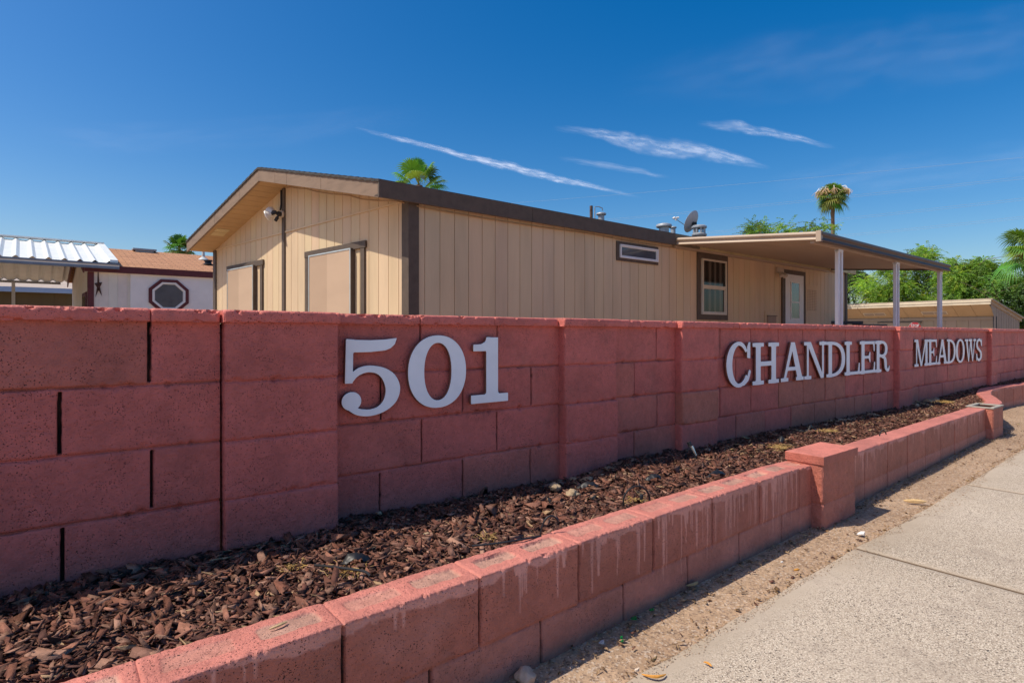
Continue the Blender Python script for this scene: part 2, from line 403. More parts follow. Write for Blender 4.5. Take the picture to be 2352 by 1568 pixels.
def planter_run(s0, s1, step, jt, jb, cells, drips, face, seed, bed=.203):
    sv = axis_pts(s0, s1, step, jt+jb)
    nf = max(14, int(.35/step)); prof = []
    bottom = -1.07
    for q in np.linspace(0, 1, nf): prof.append((0, q))          # (kind, param) front
    P = []
    for q in np.linspace(0, 1, nf)[:-1]: P.append((0., None, q))
    P += [(-.0003, -.0022, 2), (-.0024, -.0003, 2)]
    for q in np.linspace(.010, TH-.008, max(8, int(.13/min(step, .01)))): P.append((-q, 0., 2))
    P += [(-TH+.003, -.001, 2), (-TH, -.005, 2), (-TH, -.12, 2), (-TH, -.30, 2)]
    n = len(P); S = np.repeat(sv[:, None], n, 1)
    top = poly_interp(TOPZ, sv)[:, None]
    O = np.array([[p[0] for p in P]]*len(sv)); Z = np.zeros_like(O); front = np.zeros_like(O)
    for j, p in enumerate(P):
        if p[1] is None: Z[:, j] = bottom+(top[:, 0]-.006-bottom)*p[2]; front[:, j] = 1
        else: Z[:, j] = top[:, 0]+p[1]
    bz = top-bed
    wob = (fbm(S, Z, 20, seed, 2)-.5)*.006
    h = np.zeros_like(S)
    dv_t = np.min(np.abs(S[..., None]-np.array(jt)), -1)+wob*.5; dv_b = np.min(np.abs(S[..., None]-np.array(jb)), -1)+wob*.5
    upper = Z > bz
    dv = np.where(upper, dv_t, dv_b)
    g = np.clip(1.3-np.abs(dv)/.0045, 0, 1)
    h += front*(-.014*g*np.where(np.abs(Z-bz) < .006, .3, 1)-.002*np.exp(-(dv/.012)**2))
    h += front*(-.004*np.exp(-((Z-bz+wob)/.004)**2))
    cid = np.sum(S[..., None] > np.array(jt), -1)+np.where(upper, 0, 31); rb = lattice(cid*1.3, cid*0+2., seed)
    h += (rb-.5)*.004+(fbm(S, np.minimum(Z, top-.005), 10, seed+1, 3)-.5)*.005+(fbm(S, Z, 70, seed+2, 2)-.5)*.002
    # top face: cell hollows filled with grout, joint dents
    topm = 1-front; dz = np.zeros_like(S); gr = np.zeros_like(S)
    if cells:
        for jx in jt+[jt[-1]+.41]:
            for c0 in (-.300, -.105):
                cx = jx+c0; fill = lattice(cx*7.7, 1., 5)
                a = np.abs(S-cx)-.060; b_ = np.abs(O+TH/2+.004)-.018
                r = np.maximum(a, 0)**2+np.maximum(b_, 0)**2; dd = np.sqrt(r)+np.minimum(np.maximum(a, b_), 0)-.014
                wv = (fbm(S, O, 45, seed+7, 2)-.5)*.010
                ins = np.clip(-(dd+wv)/.004, 0, 1)*topm
                dz -= ins*(.002+.010*fill*np.clip(fbm(S, O, 14, seed+8, 2)*2-.5, 0, 1))
                gr = np.maximum(gr, ins*(.15+.65*np.clip(fill*1.6, 0, 1)))
        dz -= topm*.004*np.exp(-(dv_t/.004)**2)
    dz += topm*((fbm(S, O, 12, seed+3, 3)-.5)*.003+(fbm(S, O, 80, seed+4, 2)-.5)*.0022)
    edge = np.exp(-(((O)/.007)**2+((Z-top)/.007)**2)); ch = np.clip(fbm(S, Z*0, 75, seed+5, 3)-.60, 0, 1)*.035
    O2 = O-edge*ch; Z2 = Z+dz-edge*ch*.6
    m = poly_interp(PATH, S)-(O2+h); z = H+Z2
    V = np.stack([S*DX-m*NX, S*DY-m*NY, z], -1).reshape(-1, 3)
    # colour
    base = face*(.9+.2*rb[..., None]); low = np.clip((bz-Z)/.01, 0, 1)[..., None]
    base = base*(1-low*.45)+(DRIP*.86)*(low*.45)*(.8+.4*fbm(S, Z, 6, seed+6)[..., None])
    dm = np.zeros_like(S); depth = top-Z
    rs = np.random.RandomState(seed)
    for (a, b_, n_d, L) in drips:
        for i in range(n_d):
            x0 = rs.uniform(a, b_); w = rs.uniform(.0015, .0065)*(1+(rs.rand() < .25)); ln = L*rs.uniform(.15, 1.0)**1.3
            ww = w*(1.15-.75*np.clip(depth/ln, 0, 1))+.004*np.exp(-depth/.02)
            d = np.abs(S-x0+(fbm(Z, Z*0+x0, 9, 3, 1)-.5)*.004)-ww
            dm = np.maximum(dm, np.clip(.5-d/.0035, 0, 1)*np.clip((ln-depth)/.004, 0, 1))
    drop = .012+.03*np.clip(fbm(S, Z*0, 9, seed+9, 3)*2-.7, 0, 1)
    dm = np.maximum(dm, np.clip((drop-depth)/.004, 0, 1)*.9)
    sm = np.clip(fbm(S, Z, 5, seed+12, 3)*2.6-1.45, 0, 1)*.5                   # washed on smears
    dm = np.maximum(dm, sm)[..., None]
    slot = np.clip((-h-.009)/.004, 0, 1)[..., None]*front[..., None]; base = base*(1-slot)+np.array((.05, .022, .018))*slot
    cf = base*(1-dm)+DRIP*(.92+.16*rb[..., None])*dm
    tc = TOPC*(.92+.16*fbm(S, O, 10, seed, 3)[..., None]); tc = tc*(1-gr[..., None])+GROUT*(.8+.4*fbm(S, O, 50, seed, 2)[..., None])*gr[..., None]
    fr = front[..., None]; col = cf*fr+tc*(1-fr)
    soil = np.clip((-.985-Z)/.04, 0, 1)[..., None]*.5; col = col*(1-soil)+np.array((.22, .16, .12))*soil
    return np_mesh("wall_section", V, grid_quads(len(sv), n, flip=True), M_BLOCK, planter, col.reshape(-1, 3), smooth=True, sharp=48)

def fs_(t): return (.553 + t*(.7624*DX+.647*DY))          # low wall parameter -> wall coordinate
jt1 = [fs_(.41*k) for k in range(-6, 8)]; jb1 = [fs_(.65+.405*k) for k in range(-7, 7)]
dr1 = [(fs_(.41*k+.02), fs_(.41*k+.39), n_, L) for k, n_, L in ((-2, 4, .10), (-1, 3, .06), (0, 9, .09), (1, 11, .20), (2, 20, .20), (3, 22, .28), (4, 30, .26), (5, 34, .30))]
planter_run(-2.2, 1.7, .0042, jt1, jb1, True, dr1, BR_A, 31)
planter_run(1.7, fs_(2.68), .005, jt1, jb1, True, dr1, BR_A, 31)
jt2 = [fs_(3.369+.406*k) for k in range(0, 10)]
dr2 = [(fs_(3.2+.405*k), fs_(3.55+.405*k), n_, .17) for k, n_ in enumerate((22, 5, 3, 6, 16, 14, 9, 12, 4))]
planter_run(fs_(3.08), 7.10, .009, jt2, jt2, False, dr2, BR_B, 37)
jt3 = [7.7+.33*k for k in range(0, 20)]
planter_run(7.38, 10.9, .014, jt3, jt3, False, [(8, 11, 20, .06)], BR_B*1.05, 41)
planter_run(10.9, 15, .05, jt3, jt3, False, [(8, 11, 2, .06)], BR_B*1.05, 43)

def pier(s0, s1, mf, mb, top, cap, col, seed, drip=False):
    """four sided pier, each face a relief grid"""
    VV = []; QQ = []; CC = []; b = 0
    zt = top-(.044 if cap else .0)
    zs = np.linspace(-1.07, zt, 74)
    c = [(s0, mf), (s1, mf), (s1, mb), (s0, mb)]
    per = []
    for i in range(4):
        a, e = c[i], c[(i+1) % 4]
        for q in np.linspace(0, 1, 46)[:-1]: per.append((a[0]+(e[0]-a[0])*q, a[1]+(e[1]-a[1])*q, min(q, 1-q)*math.hypot(e[0]-a[0], e[1]-a[1])))
    per.append(per[0]); per = np.array(per)
    S = np.repeat(per[:, 0:1], len(zs), 1); M_ = np.repeat(per[:, 1:2], len(zs), 1); E_ = np.repeat(per[:, 2:3], len(zs), 1)
    Z = np.repeat(zs[None], len(per), 0); cs, cm = (s0+s1)/2, (mf+mb)/2
    rr = (fbm(S+M_*2, Z, 60, seed, 3)-.5)*.006+(fbm(S+M_, Z, 9, seed, 2)-.5)*.006
    bed = top-.25 if cap else top-.2
    k = -.0035*np.exp(-(E_/.004)**2)*(1+2*fbm(Z, Z*0+E_, 40, seed))-.005*np.exp(-((Z-bed)/.004)**2)+rr
    ln = np.hypot(S-cs, M_-cm); S2 = S+(S-cs)/ln*k; M2 = M_+(M_-cm)/ln*k
    V = np.stack([S2*DX-M2*NX, S2*DY-M2*NY, H+Z], -1).reshape(-1, 3)
    co = np.ones(Z.shape+(3,))*col*(.94+.14*fbm(S, Z, 7, seed)[..., None])
    low = np.clip((bed-Z)/.01, 0, 1)[..., None]; co = co*(1-.25*low)+DRIP*.9*.25*low
    ed = np.exp(-(E_/.006)**2)[..., None]; co = co*(1-.35*ed)+TOPC*.35*ed
    V = np.vstack([V]); Q = grid_quads(len(per), len(zs), flip=False)
    o = np_mesh("pier", V, Q, M_BLOCK, planter, co.reshape(-1, 3), smooth=True, sharp=48)
    return o
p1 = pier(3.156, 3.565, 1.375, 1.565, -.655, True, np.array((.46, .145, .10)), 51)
def slab(name, parent, s0, s1, m0, m1, z0, z1, col, top, seed, n=40):
    """pier cap: rounded, slightly chipped slab"""
    prof = [(-.02, z0), (0, z0+.001), (0, z0+(z1-z0)*.5), (0, z1-.0015), (-.0018, z1)]
    cen = ((s0+s1)/2, (m0+m1)/2); c = [(s0, m0), (s1, m0), (s1, m1), (s0, m1)]; per = []
    for i in range(4):
        a, e = c[i], c[(i+1) % 4]
        for q in np.linspace(0, 1, n)[:-1]: per.append((a[0]+(e[0]-a[0])*q, a[1]+(e[1]-a[1])*q))
    per.append(per[0]); V = []; C_ = []
    for (s, m) in per:
        l = math.hypot(s-cen[0], m-cen[1])
        for j, (o, z) in enumerate(prof+[(None, z1)]):
            f_ = 0 if o is None else 1+(o-abs(.004*(vnoise(np.array(s*40), np.array(m*40+z*60), seed)-.3)))/l
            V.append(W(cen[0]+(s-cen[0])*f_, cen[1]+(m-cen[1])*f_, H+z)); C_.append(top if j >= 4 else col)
    return np_mesh(name, V, grid_quads(len(per), 6, flip=False), M_BLOCK, parent, C_, smooth=True, sharp=35)
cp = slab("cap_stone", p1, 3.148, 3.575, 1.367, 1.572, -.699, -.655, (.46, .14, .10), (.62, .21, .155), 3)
for f_ in (): pass
p2_ = pier(7.055, 7.42, 1.510, 1.72, -.735, False, np.array((.47, .155, .105)), 53)
# unpainted hollow top block of the second pier
mb = MB()
for a0, a1, b0, b1 in ((7.05, 7.425, 1.505, 1.540), (7.05, 7.425, 1.690, 1.725), (7.05, 7.09, 1.540, 1.690), (7.385, 7.425, 1.540, 1.690)):
    mb.hexa([W(a0, b0, H-.745), W(a1, b0, H-.745), W(a1, b1, H-.745), W(a0, b1, H-.745), W(a0, b0, H-.732), W(a1, b0, H-.732), W(a1, b1, H-.732), W(a0, b1, H-.732)])
mb.hexa([W(7.09, 1.54, H-.80), W(7.385, 1.54, H-.80), W(7.385, 1.69, H-.80), W(7.09, 1.69, H-.80), W(7.09, 1.54, H-.765), W(7.385, 1.54, H-.765), W(7.385, 1.69, H-.765), W(7.09, 1.69, H-.765)])
M_GREYCON = simple("bare_concrete", (.36, .33, .28), .85, .15, 14, .5, 90, .003)
mb.build("hollow_top", M_GREYCON, p2_, bevel=.002)

# ------------------------------------------------------------------ ground, mulch bed, pavement
def soil_mat():
    m, nt, b, out = new_mat("sandy_soil")
    tc = nt.nodes.new("ShaderNodeTexCoord"); vec = tc.outputs["Object"]
    n1 = noise(nt, vec, 1.6, 6, .65); n2 = noise(nt, vec, 35, 5, .65); v = nd(nt, "ShaderNodeTexVoronoi", Scale=130); nt.links.new(vec, v.inputs["Vector"])
    c = ramp(nt, n1.outputs[0], [(.3, (.32, .212, .135)), (.55, (.41, .280, .182)), (.75, (.49, .345, .235))]).outputs[0]
    r2 = ramp(nt, n2.outputs[0], [(.3, .72), (.5, 1.0), (.7, 1.2)]); c = mixc(nt, 1, c, r2.outputs[0], "MULTIPLY")
    sp = nt.nodes.new("ShaderNodeSeparateColor"); nt.links.new(v.outputs["Color"], sp.inputs[0])
    rd = ramp(nt, sp.outputs[0], [(.80, 0.0), (.83, .55)]); c = mixc(nt, rd.outputs[0], c, (.14, .095, .075))
    rl = ramp(nt, sp.outputs[1], [(.86, 0.0), (.89, .6)]); c = mixc(nt, rl.outputs[0], c, (.55, .45, .36))
    nt.links.new(c, b.inputs["Base Color"]); b.inputs["Roughness"].default_value = .95; b.inputs["Specular IOR Level"].default_value = .15
    b1 = bump(nt, b, n2.outputs[0], .6, .012); bump(nt, b, v.outputs["Distance"], .35, .004, b1)
    return m
M_SOIL = soil_mat()
# one sheet, fine near the pavement and coarse to the horizon
xs = np.concatenate([[-3000, -600, -150, -60, -30, -15], np.arange(-8, 12, .25), [12, 15, 20, 30, 60, 150, 600, 3000]])
ys = np.concatenate([[-3000, -600, -150, -60, -30, -12], np.arange(-6, 12, .25), [12, 15, 20, 30, 60, 150, 600, 3000]])
X, Y = np.meshgrid(xs, ys, indexing="ij"); Zg = (fbm(X, Y, .9, 3, 3)-.5)*.012*(np.abs(X) < 14)*(np.abs(Y) < 14)
g = np_mesh("ground", np.stack([X, Y, Zg-.006], -1), grid_quads(len(xs), len(ys), flip=True), M_SOIL, None, None, True)
tag(g, kind="structure")

def concrete_mat():
    m, nt, b, out = new_mat("exposed_aggregate")
    tc = nt.nodes.new("ShaderNodeTexCoord"); vec = tc.outputs["Object"]
    n1 = noise(nt, vec, 1.3, 6, .65); c = ramp(nt, n1.outputs[0], [(.3, (.36, .290, .215)), (.5, (.43, .350, .265)), (.7, (.49, .405, .315))]).outputs[0]
    mcol = nd(nt, "ShaderNodeVertexColor", layer_name="Col"); mask = nt.nodes.new("ShaderNodeSeparateColor"); nt.links.new(mcol.outputs[0], mask.inputs[0])
    nm = noise(nt, vec, 2.2, 5, .6); rm = ramp(nt, nm.outputs[0], [(.33, .6), (.6, 1.0)])
    mk = mixc(nt, 1, mask.outputs[0], rm.outputs[0], "MULTIPLY")
    for scale, ch, lo, colr, amt in ((155, 0, .66, (.06, .045, .035), .95), (210, 1, .60, (.12, .095, .075), .8), (180, 2, .55, (.72, .63, .50), .9), (120, 0, .90, (.05, .04, .035), .85), (310, 0, .55, (.58, .48, .39), .7)):
        v = nd(nt, "ShaderNodeTexVoronoi", Scale=scale); v.inputs["Randomness"].default_value = 1; nt.links.new(vec, v.inputs["Vector"])
        sp = nt.nodes.new("ShaderNodeSeparateColor"); nt.links.new(v.outputs["Color"], sp.inputs[0])
        r = ramp(nt, sp.outputs[ch], [(lo, 0.0), (lo+.02, amt)]); d = ramp(nt, v.outputs["Distance"], [(.30, 1.0), (.50, 0.0)])
        f = mixc(nt, 1, r.outputs[0], d.outputs[0], "MULTIPLY"); f = mixc(nt, 1, f, mk, "MULTIPLY")
        c = mixc(nt, f, c, colr)
    n3 = noise(nt, vec, 2.6, 8, .75); r3 = ramp(nt, n3.outputs[0], [(.54, 0.0), (.66, .38)]); c = mixc(nt, r3.outputs[0], c, (.22, .17, .13))
    c = mixc(nt, mask.outputs[2], c, (.10, .065, .04)); nt.links.new(c, b.inputs["Base Color"]); b.inputs["Roughness"].default_value = .9; b.inputs["Specular IOR Level"].default_value = .2
    n2 = noise(nt, vec, 120, 4, .65); b1 = bump(nt, b, n2.outputs[0], .45, .004)
    return m
M_CONC = concrete_mat()
EDGE = [(-6, 1.06), (-1, 1.10), (1.33, 1.122), (1.83, 1.126), (2.96, 1.150), (3.42, 1.14), (4.76, 1.165), (6.62, 1.21), (8.5, 1.17), (10, 1.0), (14, .7), (30, .3)]
V = []; Q = []; C_ = []
jn = [2.958+1.8*k for k in range(-5, 14)]
for a, b_ in zip(jn[:-1], jn[1:]):
    ss = np.concatenate([[a+.005, a+.014, a+.05], np.linspace(a+.1, b_-.1, 30), [b_-.05, b_-.014, b_-.005]])
    ms = [None, -.004, -.012, -.045, -.09, -.3, -.8, -1.4, -2.35]
    b0 = len(V); 
    for s in ss:
        me_ = float(poly_interp(EDGE, s))+.010*(float(vnoise(np.array(s*5), np.array(0.), 3))-.5)+.006*(float(vnoise(np.array(s*31), np.array(0.), 4))-.5)
        eds = min(s-a, b_-s)
        for j, q in enumerate([0, .0, .008, .035, .085, .16, .6, 1.2, 2.35]):
            z = (-.03 if j == 0 else (.010 if j == 1 else .016))-(.006 if eds < .008 else (.002 if eds < .02 else 0))
            V.append(W(s, me_-q, z)); mk = np.clip((q-.045)/.09, 0, 1)*np.clip((eds-.004)/.03, 0, 1); C_.append((mk, mk, 1.0 if eds < .006 else 0.0))
    Q += [tuple(x) for x in grid_quads(len(ss), 9, b0, True)]
    for r0 in (0, len(ss)-1):              # slab ends
        for j in range(8):
            i = b0+r0*9+j; p0 = V[i]; p1_ = V[i+1]; k = len(V)
            V += [(p0[0], p0[1], -.03), (p1_[0], p1_[1], -.03)]; C_ += [(0, 0, 1)]*2; Q.append((i, i+1, k+1, k))
o = np_mesh("sidewalk", V, Q, M_CONC, None, C_, False); tag(o, kind="structure")
# concrete apron beyond the second pier
pts = [(8.55, 1.45), (8.75, 1.28), (9.35, 1.20), (13, 1.02), (13, 1.35), (10.6, 1.62), (9.6, 1.66)]
mb = MB(); mb.prism([W(s, m, -.03) for s, m in pts], [W(s, m, .014) for s, m in pts], (1, 1, 0)); tag(mb.build("path", M_CONC, origin=(0, 0, 0)), kind="structure")
M_ROAD = simple("pale_road", (.42, .36, .30), .9, .12, 3, .6, 120, .006)  # unseen road behind the camera, made pale to bounce light onto the wall
mb = MB(); mb.hexa([W(-40, -1.40, -.16), W(60, -1.40, -.16), W(60, -10, -.16), W(-40, -10, -.16), W(-40, -1.40, .004), W(60, -1.40, .004), W(60, -10, .004), W(-40, -10, .004)])
tag(mb.build("road", M_ROAD, origin=(0, 0, 0)), kind="structure")
# mulch bed surface
MBZ = [(-3, -.752), (.9, -.762), (1.5, -.780), (2.09, -.790), (2.5, -.755), (3.1, -.762), (3.5, -.760), (4.8, -.775), (6.75, -.800), (8.7, -.785), (10.2, -.765), (15, -.765)]
def bed_z(s, q):                           # q 0 at the wall, 1 at the planter wall
    return poly_interp(MBZ, s)*(1-q)+(poly_interp(TOPZ, s)-.035)*q+(fbm(s, q, 3.1, 8, 3)-.5)*.030*np.clip(q*5, .2, 1)*np.clip((1-q)*5, 0, 1)
sv = np.concatenate([np.arange(-3, 4, .03), np.arange(4, 15, .08)]); qv = np.linspace(0, 1, 34)
S, Qq = np.meshgrid(sv, qv, indexing="ij"); inner = poly_interp(PATH, S)+TH-.01
Mm = (WM+.01)*(1-Qq)+inner*Qq; Z = H+bed_z(S, Qq)-.012
M_BED = simple("mulch_soil", (.055, .035, .025), .95, .4, 30, .8, 70, .01)
o = np_mesh("mulch_bed", np.stack([S*DX-Mm*NX, S*DY-Mm*NY, Z], -1), grid_quads(len(sv), len(qv), flip=False), M_BED, None, None, True); tag(o, kind="structure")

# wood chips
M_CHIP = simple("bark_chip", None, .9, .22, 60, .8, 160, .003, spec=.2, stretch=(1, 1, 1))
def scatter_chips(name, n, s0, s1, L0, L1, seed, label=None, lay=(0, .016), tan=.05, zf=None, mrange=None, pal=None, flat=.35, thin=None):
    rs = np.random.RandomState(seed); s = rs.uniform(s0, s1, n); q = rs.uniform(0.01, .985, n)
    if mrange is None:
        inner = poly_interp(PATH, s)+TH; m = (WM-.005-.05*((s < .87) | (s > 1e9)))*(1-q)+inner*q; z = H+bed_z(s, q)+rs.uniform(lay[0], lay[1], n)
    else:
        a, b = mrange(s); m = a*(1-q)+b*q; z = zf(s, m)+rs.uniform(lay[0], lay[1], n)
    P = np.stack([s*DX-m*NX, s*DY-m*NY, z], -1)
    L = rs.uniform(L0, L1, n)*(1+.7*(rs.rand(n) < .07)); Wd = L*rs.uniform(.16, .55, n); T = rs.uniform(.0010, .0030, n)*(L/.03)
    yaw = rs.uniform(0, 2*np.pi, n); ti = rs.normal(0, flat, n); ro = rs.normal(0, flat, n)
    k = 6; Wd = np.where(rs.rand(n) < .3, Wd*.35, Wd) if thin is None else L*thin
    bx = np.array([1.0, 1.0, .1, -1.0, -1.0, -.1])[None]; by = np.array([-.75, .7, 1.0, .8, -.75, -1.0])[None]
    px = (bx+rs.uniform(-.30, .18, (n, k))*np.sign(bx))*L[:, None]/2; py = (by+rs.uniform(-.35, .2, (n, k))*np.sign(by))*Wd[:, None]/2
    bend = rs.normal(0, 1.2, (n, 1))*px**2/L[:, None]*.5
    top = np.stack([px, py, bend+T[:, None]/2+rs.normal(0, .0006, (n, k))], -1); bot = np.stack([px*.93, py*.93, bend-T[:, None]/2], -1)
    loc = np.concatenate([top, bot], 1)
    cy, sy = np.cos(yaw), np.sin(yaw); cx, sx = np.cos(ti), np.sin(ti); cr, sr = np.cos(ro), np.sin(ro)
    x, y, zz = loc[..., 0], loc[..., 1], loc[..., 2]
    y, zz = y*cr[:, None]-zz*sr[:, None], y*sr[:, None]+zz*cr[:, None]
    x, zz = x*cx[:, None]+zz*sx[:, None], -x*sx[:, None]+zz*cx[:, None]
    x, y = x*cy[:, None]-y*sy[:, None], x*sy[:, None]+y*cy[:, None]
    V = np.stack([x, y, zz], -1)+P[:, None, :]
    base = np.arange(n)[:, None, None]*12
    tq = np.array([(0, 1, 2, 3), (0, 3, 4, 5), (9, 8, 7, 6), (11, 10, 9, 6)]+[(6+i, 6+(i+1) % 6, (i+1) % 6, i) for i in range(6)])
    Q = (base+tq[None]).reshape(-1, 4)
    pal = np.array(pal if pal is not None else [(.15, .062, .042), (.19, .082, .055), (.115, .048, .035), (.24, .11, .075), (.17, .088, .065), (.28, .155, .11), (.08, .038, .030)])
    c = pal[rs.randint(0, len(pal), n)]*rs.uniform(.6, 1.35, (n, 1)); c = np.where(rs.rand(n, 1) < tan, np.array([(.40, .26, .15)]), c)
    return np_mesh(name, V.reshape(-1, 3), Q, M_CHIP, None, np.repeat(c, 12, 0))
V_all = []
tag(scatter_chips("mulch_chips", 38000, -1.2, 3.2, .012, .052, 1, tan=.008, lay=(-.002, .015), flat=.30), kind="stuff", label="dark brown shredded bark mulch filling the near end of the planter bed", cat="mulch")
tag(scatter_chips("dry_needles", 700, -1, 9, .020, .050, 3, tan=1, lay=(.012, .022), flat=.25, thin=.09), kind="stuff", label="pale dry needles and straw strewn over the bark mulch", cat="plant litter")
tag(scatter_chips("mulch_chips", 26000, 3.2, 13, .014, .042, 2, tan=.02, flat=.33), kind="stuff", label="brown bark mulch in the far end of the planter bed", cat="mulch")
# ------------------------------------------------------------------ sign letters
def crm(pts, n=14):
    pts = [np.array(p, float) for p in pts]; o = []
    P = [2*pts[0]-pts[1]]+pts+[2*pts[-1]-pts[-2]]
    for i in range(1, len(P)-2):
        for t in np.linspace(0, 1, n, endpoint=False):
            a, b, c, d = P[i-1], P[i], P[i+1], P[i+2]
            o.append(.5*((2*b)+(-a+c)*t+(2*a-5*b+4*c-d)*t*t+(-a+3*b-3*c+d)*t**3))
    o.append(pts[-1]); return o
class Glyph:
    def __init__(self, w, pad=.06, res=170):
        self.w = w; nx = int((w+2*pad)*res); ny = int((1+2*pad)*res)
        self.x = np.linspace(-pad, w+pad, nx); self.y = np.linspace(-pad, 1+pad, ny)
        self.X, self.Y = np.meshgrid(self.x, self.y, indexing="ij"); self.f = np.full_like(self.X, 9.)
    def un(self, d, k=.0):
        if k > 0:
            h = np.clip(.5+.5*(self.f-d)/k, 0, 1); self.f = self.f*(1-h)+d*h-k*h*(1-h)
        else: self.f = np.minimum(self.f, d)
        return self
    def dpoly(self, pts):
        P = np.array(pts, float); X, Y = self.X, self.Y; d = np.full_like(X, 9.); ins = np.zeros(X.shape, bool); n = len(P)
        for i in range(n):
            a, b = P[i], P[(i+1) % n]; ex, ey = b-a; wx, wy = X-a[0], Y-a[1]
            t = np.clip((wx*ex+wy*ey)/(ex*ex+ey*ey+1e-12), 0, 1); d = np.minimum(d, np.hypot(wx-ex*t, wy-ey*t))
            c = ((a[1] > Y) != (b[1] > Y)) & (X < (b[0]-a[0])*(Y-a[1])/(b[1]-a[1]+1e-12)+a[0]); ins ^= c
        return np.where(ins, -d, d)
    def poly(self, pts, k=.0): return self.un(self.dpoly(pts), k)
    def box(self, x0, y0, x1, y1, k=.0): return self.poly([(x0, y0), (x1, y0), (x1, y1), (x0, y1)], k)
    def pen(self, pts, a, b, k=0):
        d = np.full_like(self.X, 9.)
        for i, p in enumerate(pts):
            q = i/max(1, len(pts)-1); aa = a(q) if callable(a) else a; bb = b(q) if callable(b) else b
            r = np.sqrt(((self.X-p[0])/aa)**2+((self.Y-p[1])/bb)**2); d = np.minimum(d, (r-1)*min(aa, bb))
        return self.un(d, k)
    def ring(self, cx, cy, rx, ry, a, b, e=2.15):
        o = ((np.abs(self.X-cx)/rx)**e+(np.abs(self.Y-cy)/ry)**e)**(1/e); i = ((np.abs(self.X-cx)/(rx-a))**e+(np.abs(self.Y-cy)/(ry-b))**e)**(1/e)
        return self.un(np.maximum((o-1)*ry, (1-i)*(rx-a)))
    def cut(self, pts): self.f = np.maximum(self.f, -self.dpoly(pts)); return self
    def contours(self):
        f = self.f; nx, ny = f.shape; seg = {}
        s = f < 0; mix_ = (s[:-1, :-1] ^ s[1:, :-1]) | (s[1:, :-1] ^ s[1:, 1:]) | (s[:-1, 1:] ^ s[1:, 1:])
        def pt(e):
            i, j, h = e; a = f[i, j]; i2, j2 = (i+1, j) if h else (i, j+1); b = f[i2, j2]; t = a/(a-b)
            return (self.x[i]+(self.x[i2]-self.x[i])*t, self.y[j]+(self.y[j2]-self.y[j])*t)
        for i, j in zip(*np.nonzero(mix_)):
            c = [s[i, j], s[i+1, j], s[i+1, j+1], s[i, j+1]]; E_ = [(i, j, 1), (i+1, j, 0), (i, j+1, 1), (i, j, 0)]
            cr = [E_[k] for k in range(4) if c[k] != c[(k+1) % 4]]
            if len(cr) == 2: prs = [(cr[0], cr[1])]
            else: prs = [(E_[0], E_[1]), (E_[2], E_[3])] if c[1] or c[3] else [(E_[3], E_[0]), (E_[1], E_[2])]
            for a, b in prs: seg.setdefault(a, []).append(b); seg.setdefault(b, []).append(a)
        loops = []; used = set()
        for st in list(seg):
            if st in used: continue
            lp = [st]; used.add(st); cur = st
            while True:
                nx_ = [e for e in seg[cur] if e not in used]
                if not nx_: break
                cur = nx_[0]; used.add(cur); lp.append(cur)
            if len(lp) > 8: loops.append([pt(e) for e in lp])
        return loops
def rdp(P, eps):
    P = np.array(P)
    def rec(a, b):
        if b <= a+1: return []
        d = P[b]-P[a]; L = np.hypot(*d)
        q = P[a+1:b]-P[a]; dist = np.abs(d[0]*q[:, 1]-d[1]*q[:, 0])/L if L > 1e-9 else np.hypot(q[:, 0], q[:, 1])
        i = int(np.argmax(dist))
        if dist[i] < eps: return []
        i += a+1; return rec(a, i)+[i]+rec(i, b)
    n = len(P); h = int(np.argmax(np.hypot(*(P-P[0]).T))); idx = [0]+rec(0, h)+[h]+rec(h, n-1)+[n-1]
    return [tuple(P[i]) for i in idx][:-1]
K = .045; ST = .215; SF = .092
def slab_(g, xc, y, hw, k=K): g.box(xc-hw, y, xc+hw, y+SF, k)
